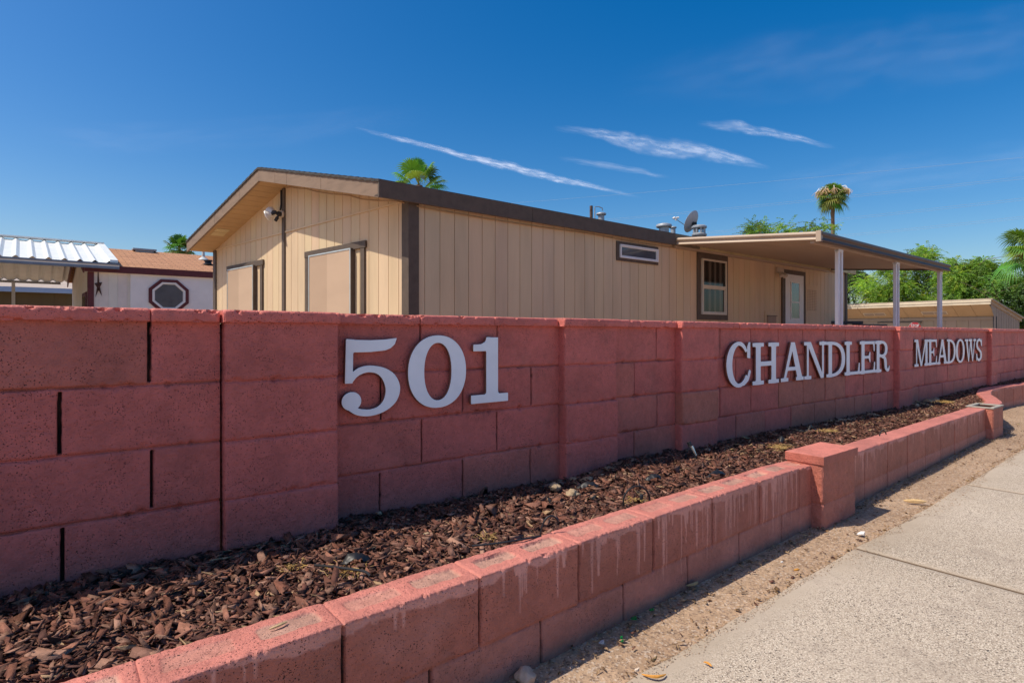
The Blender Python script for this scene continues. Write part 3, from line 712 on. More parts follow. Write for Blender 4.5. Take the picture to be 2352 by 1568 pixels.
def glyph(ch, w):
    g = Glyph(w); pi = math.pi
    def arc(cx, cy, rx, ry, a0, a1, n=50): return [(cx+rx*math.cos(R(a)), cy+ry*math.sin(R(a))) for a in np.linspace(a0, a1, n)]
    if ch == "0": g.ring(w/2, .5, w/2, .5, w*.265, .105)
    elif ch == "1":
        g.box(.40*w, .03, .72*w, 1.0); g.box(0, 0, w, .128, K)
        g.poly([(.06*w, .79), (.42*w, .79), (.5*w, .86), (.5*w, 1.0), (.44*w, 1.0), (.36*w, .93), (.26*w, .897), (.06*w, .893)], .02)
    elif ch == "5":
        S_ = lambda x, y: ((x-112)/397*w, (697-y)/525)
        g.poly([S_(140, 178), S_(188, 182), S_(184, 470), S_(133, 470)])
        g.poly([S_(150, 180), S_(300, 186)]+[S_(*p) for p in ((400, 182), (484, 172), (470, 215), (440, 243), (400, 258), (300, 266), (180, 266))], .02)
        pth = crm([S_(170, 445), S_(198, 412), S_(240, 387), S_(298, 379), (S_(375, 397)), S_(430, 445), S_(456, 525), S_(434, 605), S_(375, 655), S_(295, 674), S_(215, 660), S_(160, 622)], 12)
        g.pen(pth, lambda q: (20+32*math.sin(pi*min(1, max(0, (q-.1)/.82)))**1.2)/397*w, lambda q: 23/525, 0)
        g.pen([S_(176, 588)], 64/397*w, 62/525, 0)
    elif ch == "O": g.ring(w/2, .5, w/2, .5, .235, .085)
    elif ch == "C":
        g.pen(arc(w*.50, .5, w*.50-.115, .5-.042, 42, 322, 80), lambda q: .045+.07*math.sin(pi*min(1, max(0, q*1.1-.02)))**.8, .042)
        g.poly([(w*.84, .64), (w*.97, .62), (w*.97, .985), (w*.90, .985), (w*.84, .88)], .02)
        g.pen(crm([(w*.70, .075), (w*.86, .17), (w*.945, .32)]), .045, .05, .01)
    elif ch == "H":
        for x in (.27, w-.27): g.box(x-ST/2, .02, x+ST/2, .98); slab_(g, x, 0, .255); slab_(g, x, 1-SF, .255)
        g.box(.27, .44, w-.27, .55, .02)
    elif ch == "A":
        g.poly([(.13, .03), (.24, .03), (w*.55, .93), (w*.47, 1.0), (w*.44, 1.0)]); g.poly([(w*.42, 1.0), (w*.60, 1.0), (w-.06, .03), (w-.33, .03)])
        g.box(w*.27, .27, w*.75, .365, .012); slab_(g, .19, 0, .19, .03); slab_(g, w-.205, 0, .205, .03)
    elif ch == "N":
        g.box(.155, .03, .255, .97); g.box(w-.28, .03, w-.18, 1.0); slab_(g, .205, 0, .2); slab_(g, w-.23, 1-SF, .21)
        g.box(.0, 1-SF, .36, 1.0, .02); g.poly([(.13, 1.0), (.38, 1.0), (w-.18, .02), (w-.20, 0), (w-.36, 0)], .0)
    elif ch == "D":
        g.ring(.30, .5, w-.30, .5, .225, .088, 2.3); g.cut([(-.2, -.2), (.28, -.2), (.28, 1.2), (-.2, 1.2)])
        g.box(.13, .0, .345, 1.0); g.box(.0, 0, .34, .088, .02); g.box(0, .912, .34, 1.0, .02)
    elif ch in "LE":
        g.box(.13, .0, .35, 1.0); g.box(0, 0, w, SF, K)
        g.poly([(w-.16, .06), (w-.02, .0), (w, .34), (w-.07, .34), (w-.11, .16)], .02)
        if ch == "L": g.box(0, 1-SF, .50, 1.0, K)
        else:
            g.box(0, 1-SF, w*.97, 1.0, K); g.poly([(w*.97-.15, .94), (w*.97, 1.0), (w*.97, .68), (w*.97-.065, .68), (w*.97-.10, .84)], .02)
            g.box(.3, .46, w*.64, .545, .03); g.poly([(w*.64-.07, .44), (w*.64, .34), (w*.64+.045, .34), (w*.64+.045, .665), (w*.64, .665), (w*.64-.07, .565)], .02)
    elif ch == "R":
        g.ring(w*.46, .735, w*.40, .265, .20, .085, 2.2); g.cut([(-.2, -.2), (.33, -.2), (.33, 1.2), (-.2, 1.2)])
        g.box(.13, .0, .35, 1.0); slab_(g, .25, 0, .25); g.box(0, 1-SF, .5, 1.0, K); g.box(.3, .475, w*.55, .56, .01)
        g.pen(crm([(w*.50, .50), (w*.66, .44), (w*.72, .30), (w*.75, .13), (w*.84, .045), (w*.94, .055), (w*.985, .14)]), lambda q: .10 if q < .55 else .10-.075*(q-.55)/.45, .05, 0)
    elif ch == "M":
        g.box(.17, .02, .27, .98); g.box(w-.33, .02, w-.11, .98); slab_(g, .21, 0, .21); slab_(g, w-.22, 0, .22)
        g.box(0, 1-SF, .36, 1.0, .02); g.box(w-.42, 1-SF, w, 1.0, .02)
        g.poly([(.14, 1.0), (.37, 1.0), (w*.53, .02), (w*.47, 0), (w*.43, 0)]); g.poly([(w-.35, 1.0), (w-.22, 1.0), (w*.52, 0), (w*.45, 0)])
    elif ch == "W":
        c = w/2
        g.poly([(.13, .97), (.37, .97), (w*.345, .15), (w*.33, 0), (w*.29, 0)]); g.poly([(c-.02, .97), (c+.07, .97), (w*.34, 0), (w*.29, 0)])
        g.poly([(c-.12, .97), (c+.12, .97), (w*.70, .12), (w*.70, 0), (w*.655, 0)]); g.poly([(w-.25, .97), (w-.15, .97), (w*.71, 0), (w*.655, 0)])
        g.box(0, 1-SF, .48, 1.0, .03); g.box(c-.25, 1-SF, c+.22, 1.0, .03); g.box(w-.40, 1-SF, w, 1.0, .03)
    elif ch == "S":
        p = crm([(w*.86, .72), (w*.80, .87), (w*.62, .945), (w*.42, .945), (w*.22, .87), (w*.165, .73), (w*.26, .60), (w*.50, .50), (w*.74, .40), (w*.83, .26), (w*.76, .12), (w*.56, .052), (w*.36, .055), (w*.20, .13), (w*.12, .28)], 9)
        g.pen(p, lambda q: .05+.065*math.sin(pi*q)**.8, .056)
        g.poly([(w*.84, .68), (w*.94, .66), (w*.94, .99), (w*.88, .99), (w*.84, .9)], .01); g.poly([(w*.06, .02), (w*.12, .02), (w*.16, .12), (w*.16, .33), (w*.06, .35)], .01)
    return g
M_LFACE = simple("letter_white_paint", (.90, .91, .93), .45, .04, 8, .12, 60, .002, grime=.10)
M_LSIDE = simple("letter_plywood_edge", (.26, .115, .075), .7, .25, 30, .3, 80, .002)
def sign_letter(ch, s0, s1, zb, zt, off, label, group, th=.018):
    hgt = zt-zb; w = (s1-s0)/hgt; g = glyph(ch, w)
    cu = bpy.data.curves.new("letter_outline", "CURVE"); cu.dimensions = "2D"; cu.fill_mode = "BOTH"; cu.extrude = th/2
    for lp in g.contours():
        lp = rdp(lp, .0012); sp = cu.splines.new("POLY"); sp.points.add(len(lp)-1); sp.use_cyclic_u = True
        for i, (x, y) in enumerate(lp): sp.points[i].co = (x*hgt, y*hgt, 0, 1)
    tmp = bpy.data.objects.new("tmp", cu); COL.objects.link(tmp)
    bpy.context.view_layer.update()
    me = bpy.data.meshes.new_from_object(tmp.evaluated_get(bpy.context.evaluated_depsgraph_get()))
    bpy.data.objects.remove(tmp); bpy.data.curves.remove(cu)
    import bmesh
    bm = bmesh.new(); bm.from_mesh(me); bmesh.ops.remove_doubles(bm, verts=bm.verts, dist=1e-5); bmesh.ops.recalc_face_normals(bm, faces=bm.faces)
    bmesh.ops.dissolve_limit(bm, angle_limit=.002, verts=bm.verts, edges=bm.edges); 
    es = [e for e in bm.edges if len(e.link_faces) == 2 and e.calc_face_angle(0) > R(60) and (abs(e.link_faces[0].normal.z) > .9 or abs(e.link_faces[1].normal.z) > .9)]
    bmesh.ops.bevel(bm, geom=es, offset=.0012, segments=1, affect="EDGES")
    bm.to_mesh(me); bm.free(); me.materials.clear(); me.materials.append(M_LFACE); me.materials.append(M_LSIDE)
    for p in me.polygons: p.material_index = 0 if p.normal.z > .5 else 1
    me.name = "sign_letter"
    o = bpy.data.objects.new("sign_letter", me); COL.objects.link(o)
    s0 *= 1.005; s1 *= 1.005; x, y, _ = W(s0, WM-off, 0); sm = (s0+s1)/2
    o.matrix_world = Matrix(((DX, 0, NX, x), (DY, 0, NY, y), (0, 1, 0, H+zb), (0, 0, 0, 1)))
    tag(o, label, "sign number" if ch in "501" else "sign letter", group)
    # stand-off pins
    return o
LG = "white serif characters fixed to the red block wall"
o5 = .020
sign_letter("5", .897, 1.154, -.346, -.029, o5, "large white numeral 5 with a round ball end, first character of the house number", LG)
sign_letter("0", 1.189, 1.485, -.338, -.019, o5, "large white oval numeral 0 in the middle of the house number", LG)
sign_letter("1", 1.511, 1.727, -.336, -.030, o5, "large white numeral 1 with a slab foot, last character of the house number", LG)
words = [("C", 3.614, 3.932, -.396, -.075, "large white letter C opening the longer word on the wall"), ("H", 3.949, 4.337, -.392, -.087, "white letter H between the C and the A of the longer word"),
 ("A", 4.361, 4.728, -.391, -.088, "white letter A before the N of the longer word"), ("N", 4.736, 5.140, -.393, -.089, "white letter N between the A and D of the longer word"),
 ("D", 5.134, 5.501, -.394, -.092, "white letter D before the L of the longer word"), ("L", 5.491, 5.814, -.394, -.096, "white letter L between the D and E of the longer word"),
 ("E", 5.814, 6.167, -.396, -.096, "white letter E before the final R of the longer word"), ("R", 6.167, 6.525, -.398, -.096, "white letter R with a curled leg closing the longer word"),
 ("M", 7.224, 7.662, -.384, -.093, "smaller white letter M opening the far word on the wall"), ("E", 7.650, 7.946, -.383, -.096, "smaller white letter E between the M and A of the far word"),
 ("A", 7.955, 8.310, -.385, -.098, "smaller white letter A before the D of the far word"), ("D", 8.305, 8.629, -.387, -.100, "smaller white letter D before the O of the far word"),
 ("O", 8.645, 8.994, -.393, -.099, "smaller white oval letter O of the far word"), ("W", 9.010, 9.490, -.391, -.104, "smaller white letter W before the final S of the far word"),
 ("S", 9.485, 9.773, -.396, -.102, "smaller white letter S closing the far word, farthest along the wall")]
for ch, a, b, zb, zt, lb in words: sign_letter(ch, a, b, zb, zt, o5, lb, LG)

# ------------------------------------------------------------------ main house
M_SID = simple("beige_siding", None, .75, .09, 3, .3, 50, .004, stretch=(1, 1, .18), grime=.10)
M_TRIM = simple("brown_trim", (.105, .076, .056), .7, .15, 10, .35, 60, .004)
M_SOFF = simple("soffit_board", (.50, .325, .16), .8, .06, 5, .2, 50, .003)
M_RAKE = simple("weathered_rake", (.24, .165, .115), .8, .12, 4, .5, 30, .005, stretch=(1, 1, 5))
M_SHIN = simple("dark_shingle", (.06, .055, .052), .95, .3, 14, .8, 40, .015)
M_WHITE = simple("white_vinyl", (.78, .76, .73), .45, .05, 6, .05, 40, .002)
M_SCREEN = simple("solar_screen", None, .85, .08, 1.2, .5, 420, .002, stretch=(.3, .3, 1))
M_SEAL = simple("mill_metal", (.55, .58, .56), .4, .1, 8, .1, 40, .002, metal=.4)
M_GALV = simple("galvanised_metal", (.36, .38, .40), .5, .12, 12, .1, 40, .002, metal=.3)
M_RUST = simple("rusty_pipe", (.10, .06, .045), .8, .6, 26, .4, 60, .004)
M_BLACK = simple("black_plastic", (.018, .018, .020), .45, .15, 12, .1, 60, .002)
M_CABLE = simple("beige_cable", (.34, .225, .13), .6)
def glass_mat(name, base, rough=.04, var=.5, sc_=3):
    m, nt, b, out = new_mat(name); tc = nt.nodes.new("ShaderNodeTexCoord"); n = noise(nt, tc.outputs["Object"], sc_, 2, .5)
    r = ramp(nt, n.outputs[0], [(.35, tuple(c*(1-var) for c in base)), (.65, tuple(c*(1+var) for c in base))]); nt.links.new(r.outputs[0], b.inputs["Base Color"])
    b.inputs["Roughness"].default_value = rough; b.inputs["IOR"].default_value = 1.5; b.inputs["Specular IOR Level"].default_value = .5
    b.inputs["Coat Weight"].default_value = .35; return m
M_GLASS = glass_mat("window_glass", (.035, .045, .055))
M_GLASS2 = glass_mat("hazy_glass", (.055, .075, .095), .12, .25)
SID = (.65, .485, .305); SIDG = SID
HL = Frame(-1.137, 6.457, .7645, .645); HG = Frame(-1.137, 6.457, -.7215, .6924, -1); GL = 5.84; HLEN = 12.25
def dirn(fr): return fr
def rz(q): return H+1.42+.69*(1-abs(2*q/GL-1))             # underside of the gable roof
def siding(mb, fr, t0, t1, zb, zt, sp=.2032, c=SID, gw=.009, gd=.010, brk=None):
    t = t0; zf = zt if callable(zt) else (lambda q: zt); gi = 0
    while t < t1-1e-6:
        e = min(t+sp-gw, t1); es = [t]+[b for b in (brk or []) if t < b < e]+[e]
        cc = tuple(k*random.uniform(.975, 1.025) for k in c)
        for a, b in zip(es[:-1], es[1:]):
            mb.add([fr.p(a, 0, zb), fr.p(b, 0, zb), fr.p(b, 0, zf(b)), fr.p(a, 0, zf(a))], [(0, 1, 2, 3)], cc)
        if e < t1:
            g = min(e+gw, t1)
            mb.add([fr.p(e, 0, zb), fr.p(e, -gd, zb), fr.p(g, -gd, zb), fr.p(g, 0, zb), fr.p(e, 0, zf(e)), fr.p(e, -gd, zf(e)), fr.p(g, -gd, zf(g)), fr.p(g, 0, zf(g))],
                   [(0, 1, 5, 4), (1, 2, 6, 5), (2, 3, 7, 6)], cc)
        t = e+gw
house = empty("mobile_home", HL.p(0, 0, 0), "beige mobile home with vertical siding and brown trim behind the block wall", "house")
mb = MB(); siding(mb, HL, .0, HLEN, -.02, H+1.46); HB = H
mb.build("side_wall", M_SID, house, fix=False)
mb = MB(); siding(mb, HG, 0, GL, -.02, lambda q: rz(q)+.03, c=SIDG, brk=[GL/2]); mb.build("gable_wall", M_SID, house, fix=False)
# back and far walls
far = Frame(*HL.p(HLEN, 0, 0)[:2], -.7215, .6924, -1)
mb = MB(); mb.add([far.p(0, -.0, -.02), far.p(GL, 0, -.02), far.p(GL, 0, H+1.44), far.p(GL/2, 0, H+2.11), far.p(0, 0, H+1.44)], [(0, 1, 2, 3, 4)], SID)
bk = Frame(*HG.p(GL, 0, 0)[:2], .7645, .645); mb.add([bk.p(0, 0, -.02), bk.p(HLEN, 0, -.02), bk.p(HLEN, 0, H+1.44), bk.p(0, 0, H+1.44)], [(0, 1, 2, 3)], SID)
mb.build("rear_wall", M_SID, house, fix=False)
def gpt(q, along, z):                      # gable coordinate q, distance along the house, height
    return (HG.o[0]+HG.d[0]*q+HL.d[0]*along, HG.o[1]+HG.d[1]*q+HL.d[1]*along, z)
OV, EV = .42, .10; AL1 = HLEN+.35
# roof skin with shingle courses
mb = MB()
for side in (0, 1):
    q0, q1 = (GL+EV, GL/2) if side else (-EV, GL/2)
    n = 22
    for i in range(n):
        a = q0+(q1-q0)*i/n; b = q0+(q1-q0)*(i+1)/n
        za = rz(a)+.188+.010; zb_ = rz(b)+.188+.002
        p = [gpt(a, -OV-.015, za-.03), gpt(a, AL1, za-.03), gpt(b, AL1, zb_-.03), gpt(b, -OV-.015, zb_-.03), gpt(a, -OV-.015, za), gpt(a, AL1, za), gpt(b, AL1, zb_), gpt(b, -OV-.015, zb_)]
        mb.hexa(p)
roof = mb.build("roof", M_SHIN, house)
# rake boards in lengths, soffit
def strip(mb, q0, q1, a0, a1, zo0, zo1, c=(1, 1, 1)):
    mb.hexa([gpt(q0, a0, rz(q0)+zo0), gpt(q0, a1, rz(q0)+zo0), gpt(q1, a1, rz(q1)+zo0), gpt(q1, a0, rz(q1)+zo0), gpt(q0, a0, rz(q0)+zo1), gpt(q0, a1, rz(q0)+zo1), gpt(q1, a1, rz(q1)+zo1), gpt(q1, a0, rz(q1)+zo1)], c)
for a, b in ((-EV, 1.15), (1.155, 2.05), (2.055, 2.40), (2.405, GL/2), (GL/2, 3.6), (3.605, 4.6), (4.605, GL+EV)):
    mb = MB(); strip(mb, a, b, -OV, -OV+.03, 0, .186); mb.build("rake_board", M_RAKE, house, bevel=.002)
mb = MB(); n = 34
for i in range(n):
    a = -EV+(GL+2*EV)*i/n; b = -EV+(GL+2*EV)*(i+1)/n-.008
    if a < GL/2 < b: strip(mb, a, GL/2, -OV+.03, .0, .02, .035); a = GL/2
    strip(mb, a, b, -OV+.03, .0, .02, .035)
strip(mb, -EV, GL/2, -OV+.03, 0, .036, .045, (.3, .3, .3)); strip(mb, GL/2, GL+EV, -OV+.03, 0, .036, .045, (.3, .3, .3))
mb.build("soffit", M_SOFF, house)
mb = MB(); strip(mb, 4.80, 4.93, -OV+.10, -OV+.30, .010, .019); strip(mb, 4.95, 5.10, -OV+.10, -OV+.30, .010, .019); mb.build("soffit_vent", simple("vent_cream", (.60, .47, .25), .7, .2, 80), house)
# eave fascia boards along the long side
def fas(t0, t1, mat, z0=0, z1=.186, off=EV, nm="fascia"):
    mb = MB(); mb.fbox(HL, t0, t1, off-.03, off, H+1.405+z0, H+1.405+z1); return mb.build(nm, mat, house, bevel=.002)
M_OLIVE = simple("faded_fascia", (.17, .135, .09), .8, .15, 3); M_YEL = simple("yellowed_fascia", (.52, .42, .22), .8, .15, 4)
for a, b in ((-OV, 1.75), (1.755, 4.90)): fas(a, b, M_TRIM)
fas(4.905, 5.62, M_OLIVE, 0, .182); fas(5.625, AL1, M_YEL, 0, .182)
mb = MB(); mb.fbox(HL, -OV, AL1, 0, EV-.03, H+1.425, H+1.44); mb.build("eave_soffit", M_TRIM, house)
# corner boards and the mating line cover
mb = MB(); mb.fbox(HL, -.018, .112, .002, .022, 0, H+1.43); mb.fbox(HG, -.020, .11, .002, .024, 0, H+1.44); mb.build("corner_trim", M_TRIM, house, bevel=.002)
mb = MB(); mb.fbox(HG, GL-.10, GL+.02, .002, .024, 0, H+1.44); mb.build("corner_trim", M_TRIM, house, bevel=.002)
mb = MB(); mb.fbox(HL, HLEN-.11, HLEN+.02, .002, .022, 0, H+1.43); mb.build("corner_trim", M_TRIM, house, bevel=.002)
mb = MB(); mb.fbox(HG, 3.018, 3.105, .003, .022, 0, H+2.09); mb.build("mating_trim", M_TRIM, house, bevel=.002)
mb = MB(); mb.fbox(HG, .11, 3.01, .002, .016, H+1.437, H+1.459, SIDG); mb.fbox(HG, 3.11, GL-.1, .002, .016, H+1.437, H+1.459, SIDG); mb.build("band_trim", M_SID, house)
# screened windows in the gable
def gable_window(qa, qb, zt, sa, sb, zs, label):
    w = MB(); w.fbox(HG, qa, qb, .004, .030, H+zt-.085, H+zt); w.fbox(HG, qa+.03, qa+.115, .004, .026, H-.5, H+zt-.087); w.fbox(HG, qb-.10, qb-.012, .004, .026, H-.5, H+zt-.087)
    w.fbox(HG, qa, qb, .004, .030, H-.6, H-.502)
    f = w.build("window", M_TRIM, house, bevel=.002); tag(f, label)
    k = MB(); k.fbox(HG, sa, sb, .004, .062, H-.46, H+zs); k.build("window_box", M_TRIM, f)
    k = MB(); ms = sa+(sb-sa)*.54; k.fbox(HG, sa+.018, ms, .0625, .066, H-.44, H+zs-.018, (.52, .37, .255)); k.fbox(HG, ms, sb-.018, .0625, .066, H-.44, H+zs-.018, (.45, .315, .215)); k.build("solar_screen", M_SCREEN, f)
    k = MB(); k.fbox(HG, sa, sa+.018, .0625, .072, H-.46, H+zs-.018); k.fbox(HG, sb-.018, sb, .0625, .072, H-.46, H+zs-.018); k.fbox(HG, sa, sb, .0625, .072, H+zs-.018, H+zs)
    k.build("screen_frame", M_SEAL, f)
gable_window(.846, 2.387, 1.093, 1.115, 2.189, 1.022, "larger window behind a tan solar screen, right of the downpipe")
gable_window(3.745, 5.211, 1.108, 4.02, 5.07, 1.040, "window behind a tan solar screen, left of the downpipe")
# small high window and tall window on the long side
def frame_win(t0, t1, z0, z1, tw, name, inner, depth=.022, extra=None):
    w = MB(); w.fbox(HL, t0, t1, .003, depth, H+z1-tw, H+z1); w.fbox(HL, t0, t1, .003, depth, H+z0, H+z0+tw); w.fbox(HL, t0, t0+tw, .003, depth, H+z0+tw, H+z1-tw); w.fbox(HL, t1-tw, t1, .003, depth, H+z0+tw, H+z1-tw)
    return w.build(name, M_TRIM, house, bevel=.002)
def ringbox(fr, t0, t1, z0, z1, w, a0, a1, nm, mat, par):
    k = MB(); k.fbox(fr, t0, t1, a0, a1, z1-w, z1); k.fbox(fr, t0, t1, a0, a1, z0, z0+w); k.fbox(fr, t0, t0+w, a0, a1, z0+w, z1-w); k.fbox(fr, t1-w, t1, a0, a1, z0+w, z1-w); return k.build(nm, mat, par, bevel=.0015)
w1 = frame_win(3.521, 4.545, 1.056, 1.346, .058, "window", None); tag(w1, "small high horizontal window with white frame")
ringbox(HL, 3.582, 4.525, H+1.100, H+1.302, .020, .003, .045, "window_frame", M_WHITE, w1); ringbox(HL, 3.604, 4.502, H+1.122, H+1.280, .016, .003, .034, "sash", M_WHITE, w1)
k = MB(); k.fbox(HL, 3.62, 4.486, .004, .016, H+1.137, H+1.265); k.build("pane", M_GLASS2, w1)
w2 = frame_win(5.672, 6.668, .196, 1.365, .098, "window", None, .026); tag(w2, "tall two-sash window with dark curtains and cream frame")
M_CREAM = simple("cream_vinyl", (.62, .55, .45), .5, .06, 6)
ringbox(HL, 5.80, 6.60, H+.292, H+1.268, .030, .003, .045, "window_frame", M_CREAM, w2)
k = MB(); k.fbox(HL, 5.83, 6.57, .003, .040, H+.765, H+.808); k.build("meeting_rail", M_CREAM, w2)
ringbox(HL, 5.832, 6.568, H+.322, H+.765, .022, .003, .030, "sash", M_CREAM, w2)
def curtain_glass():
    m, nt, b, out = new_mat("curtained_glass"); tc = nt.nodes.new("ShaderNodeTexCoord")
    wv = nd(nt, "ShaderNodeTexWave", Scale=2.2, Distortion=3.0, Detail=2.0); wv.bands_direction = "X"; mp = nd(nt, "ShaderNodeMapping"); mp.inputs["Scale"].default_value = (1, 1, .12)
    nt.links.new(tc.outputs["Object"], mp.inputs[0]); nt.links.new(mp.outputs[0], wv.inputs["Vector"])
    r = ramp(nt, wv.outputs["Fac"], [(.2, (.012, .010, .009)), (.6, (.045, .034, .028)), (.9, (.10, .085, .07))]); nt.links.new(r.outputs[0], b.inputs["Base Color"])
    b.inputs["Roughness"].default_value = .06; b.inputs["Specular IOR Level"].default_value = .35; return m
M_CURT = curtain_glass()
k = MB(); k.fbox(HL, 5.83, 6.57, .004, .014, H+.81, H+1.238); k.build("pane", M_CURT, w2); k = MB(); k.fbox(HL, 5.854, 6.546, .004, .012, H+.344, H+.743); k.build("pane", M_CURT, w2)
# door
dr = MB(); z0 = H-.78
dr.fbox(HL, 8.812, 9.907, .003, .030, H+1.204, H+1.290); dr.fbox(HL, 8.812, 8.95, .003, .030, z0, H+1.204); dr.fbox(HL, 9.835, 9.907, .003, .030, z0, H+1.204)
dr = dr.build("door_frame", M_TRIM, house, bevel=.002)
k = MB(); k.fbox(HL, 8.952, 9.833, .003, .022, z0, H+1.20); M_DOOR = simple("white_door", (.72, .71, .70), .5, .05, 4); door = k.build("door", M_DOOR, house, bevel=.002)
ringbox(HL, 9.20, 9.61, H+.25, H+1.045, .022, .0225, .036, "door_window_frame", M_WHITE, door); k = MB(); k.fbox(HL, 9.222, 9.588, .0225, .030, H+.272, H+1.02); k.build("pane", M_GLASS2, door)
k = MB(); k.fbox(HL, 9.222, 9.588, .0225, .040, H+.60, H+.625); k.build("door_window_rail", M_WHITE, door)
k = MB(); k.lathe([(.02, 0), (.02, .02), (.03, .04), (.018, .06)], HL.p(9.02, .022, H-.0), (HL.n[0], HL.n[1], 0), 12); k.build("handle", M_GALV, door, smooth=True)
# furnace cabinet door with louvres, pet door, porch lamp
k = MB(); k.fbox(HL, 9.93, 10.54, .003, .028, H-.70, H+1.015, SID); pn = k.build("utility_panel", M_SID, house, bevel=.003)
k = MB()
for i in range(13):
    for c0 in range(4):
        k.fbox(HL, 10.0+c0*.125, 10.105+c0*.125, .028, .036, H+.46+i*.036, H+.478+i*.036, (.52, .37, .25))
k.build("louvre", M_SID, pn)
k = MB(); k.fbox(HL, 8.10, 8.62, .003, .018, H-.5, H+.400, SID); pd = k.build("hatch", M_SID, house, bevel=.002); k = MB(); k.fbox(HL, 8.16, 8.56, .0185, .045, H+.30, H+.315, (.2, .14, .1)); k.fbox(HL, 8.16, 8.20, .0185, .03, H-.4, H+.30, (.3, .2, .13)); k.fbox(HL, 8.20, 8.56, .0185, .022, H-.4, H+.298, (.38, .26, .18)); k.build("hatch_flap", M_SID, pd)
lamp = empty("porch_lamp", HL.p(8.72, .05, H+1.27), "small cream twin floodlight beside the white house door under the patio cover", "lamp")
k = MB(); k.fbox(HL, 8.56, 8.84, .003, .05, H+1.20, H+1.30, (.5, .42, .32)); k.build("mount", M_SID, lamp, bevel=.004)
for t in (8.62, 8.78):
    k = MB(); k.lathe([(.02, 0), (.035, .03), (.05, .09), (.052, .10)], HL.p(t, .06, H+1.20), (HL.n[0]*.6-.2, HL.n[1]*.6, -.6), 12, (.62, .55, .45)); k.build("lamp_head", M_SID, lamp, smooth=True)
# cables
def cable(pts, r, mat, label):
    mb = MB(); mb.tube([Vector(p) for p in pts], r, 6); return tag(mb.build("cable", mat, smooth=True, origin=pts[0]), label, "cable")
pp = []
for q, dz, aw in ((2.98, .0, .02), (2.8, -.005, .03), (2.55, -.01, .05), (2.3, -.0, .04), (2.0, -.018, .05), (1.6, -.02, .05), (1.2, -.005, .04), (.9, -.03, .05), (.55, -.02, .05), (.2, .01, .04), (.08, .0, .05)):
    pp.append(gpt(q, -aw, rz(q)+dz-.01))
for t in np.arange(.1, 12.0, .35): pp.append(HL.p(t, .03, H+1.405-.015-.018*abs(math.sin(t*1.1))))
cable(pp, .007, M_CABLE, "thin beige cable drooping under the roof edge of the beige mobile home")
pp = [gpt(3.10, -.03, H+z) for z in (2.07, 1.98, 1.93, 1.86, 1.80)]; pp = [Vector(p)+Vector((0, 0, 0)) for p in pp]; pp[-1] = Vector(HG.p(3.13, .03, H+1.78))
cable(pp, .014, M_BLACK, "black cable running down the gable trim to the twin floodlight")
# twin flood light on the gable
fl = empty("flood_light", HG.p(3.06, .03, H+1.71), "twin-headed white security floodlight with black arms high on the beige gable", "floodlight")
n_ = Vector((HG.n[0], HG.n[1], 0)); dq = Vector((HG.d[0], HG.d[1], 0)); up = Vector((0, 0, 1)); b0 = Vector(HG.p(3.06, .024, H+1.71))
FS = .66
def fl_l(pr, c, a, n=20, col=None): k.lathe([(r*FS, h*FS) for r, h in pr], c, a, n, col)
k = MB(); fl_l([(.075, 0), (.075, .03), (.06, .045)], b0, n_, 18, (.5, .4, .3)); k.build("junction_plate", M_SID, fl, smooth=True)
k = MB(); fl_l([(.05, .045), (.055, .10), (.042, .13)], b0, n_, 14); k.tube([b0+n_*.06, b0+n_*.08+dq*.05+up*.02, b0+n_*.085+dq*.08+up*.032], .014, 8); k.tube([b0+n_*.06, b0+n_*.10+dq*.012, b0+n_*.125+dq*.025], .014, 8)
k.build("arm", M_BLACK, fl, smooth=True)
M_LENS = simple("lamp_shell_white", (.82, .82, .80), .35, .04, 6, 0); M_FROST = simple("lens_frost", None, .25, .02, 5, 0)
for c0, ax_ in ((b0+n_*.09+dq*.11+up*.037, dq*.80+n_*.05+up*.10), (b0+n_*.13+dq*.045, dq*.62+n_*.72-up*.38)):
    k = MB(); fl_l([(.034, -.09), (.036, .04)], c0, ax_, 14); k.build("socket", M_BLACK, fl, smooth=True)
    k = MB(); fl_l([(.03, .02), (.05, .05), (.085, .10), (.115, .125), (.115, .145)], c0, ax_, 28); h_ = k.build("lamp_head", M_LENS, fl, smooth=True)
    k = MB(); fl_l([(.105, .1455), (.098, .149)], c0, ax_, 26, (.55, .5, .45)); fl_l([(.034, .150), (.025, .168), (.001, .174)], c0, ax_, 16); k.build("lens", M_FROST, h_, smooth=True)
k = MB(); k.tube([b0+n_*.06-up*.02, b0+n_*.08-up*.06+dq*.015], .014, 8); k.tube([b0+n_*.08-up*.055, b0+n_*.095-up*.105+dq*.035], .024, 10); k.build("motion_sensor", M_BLACK, fl, smooth=True)

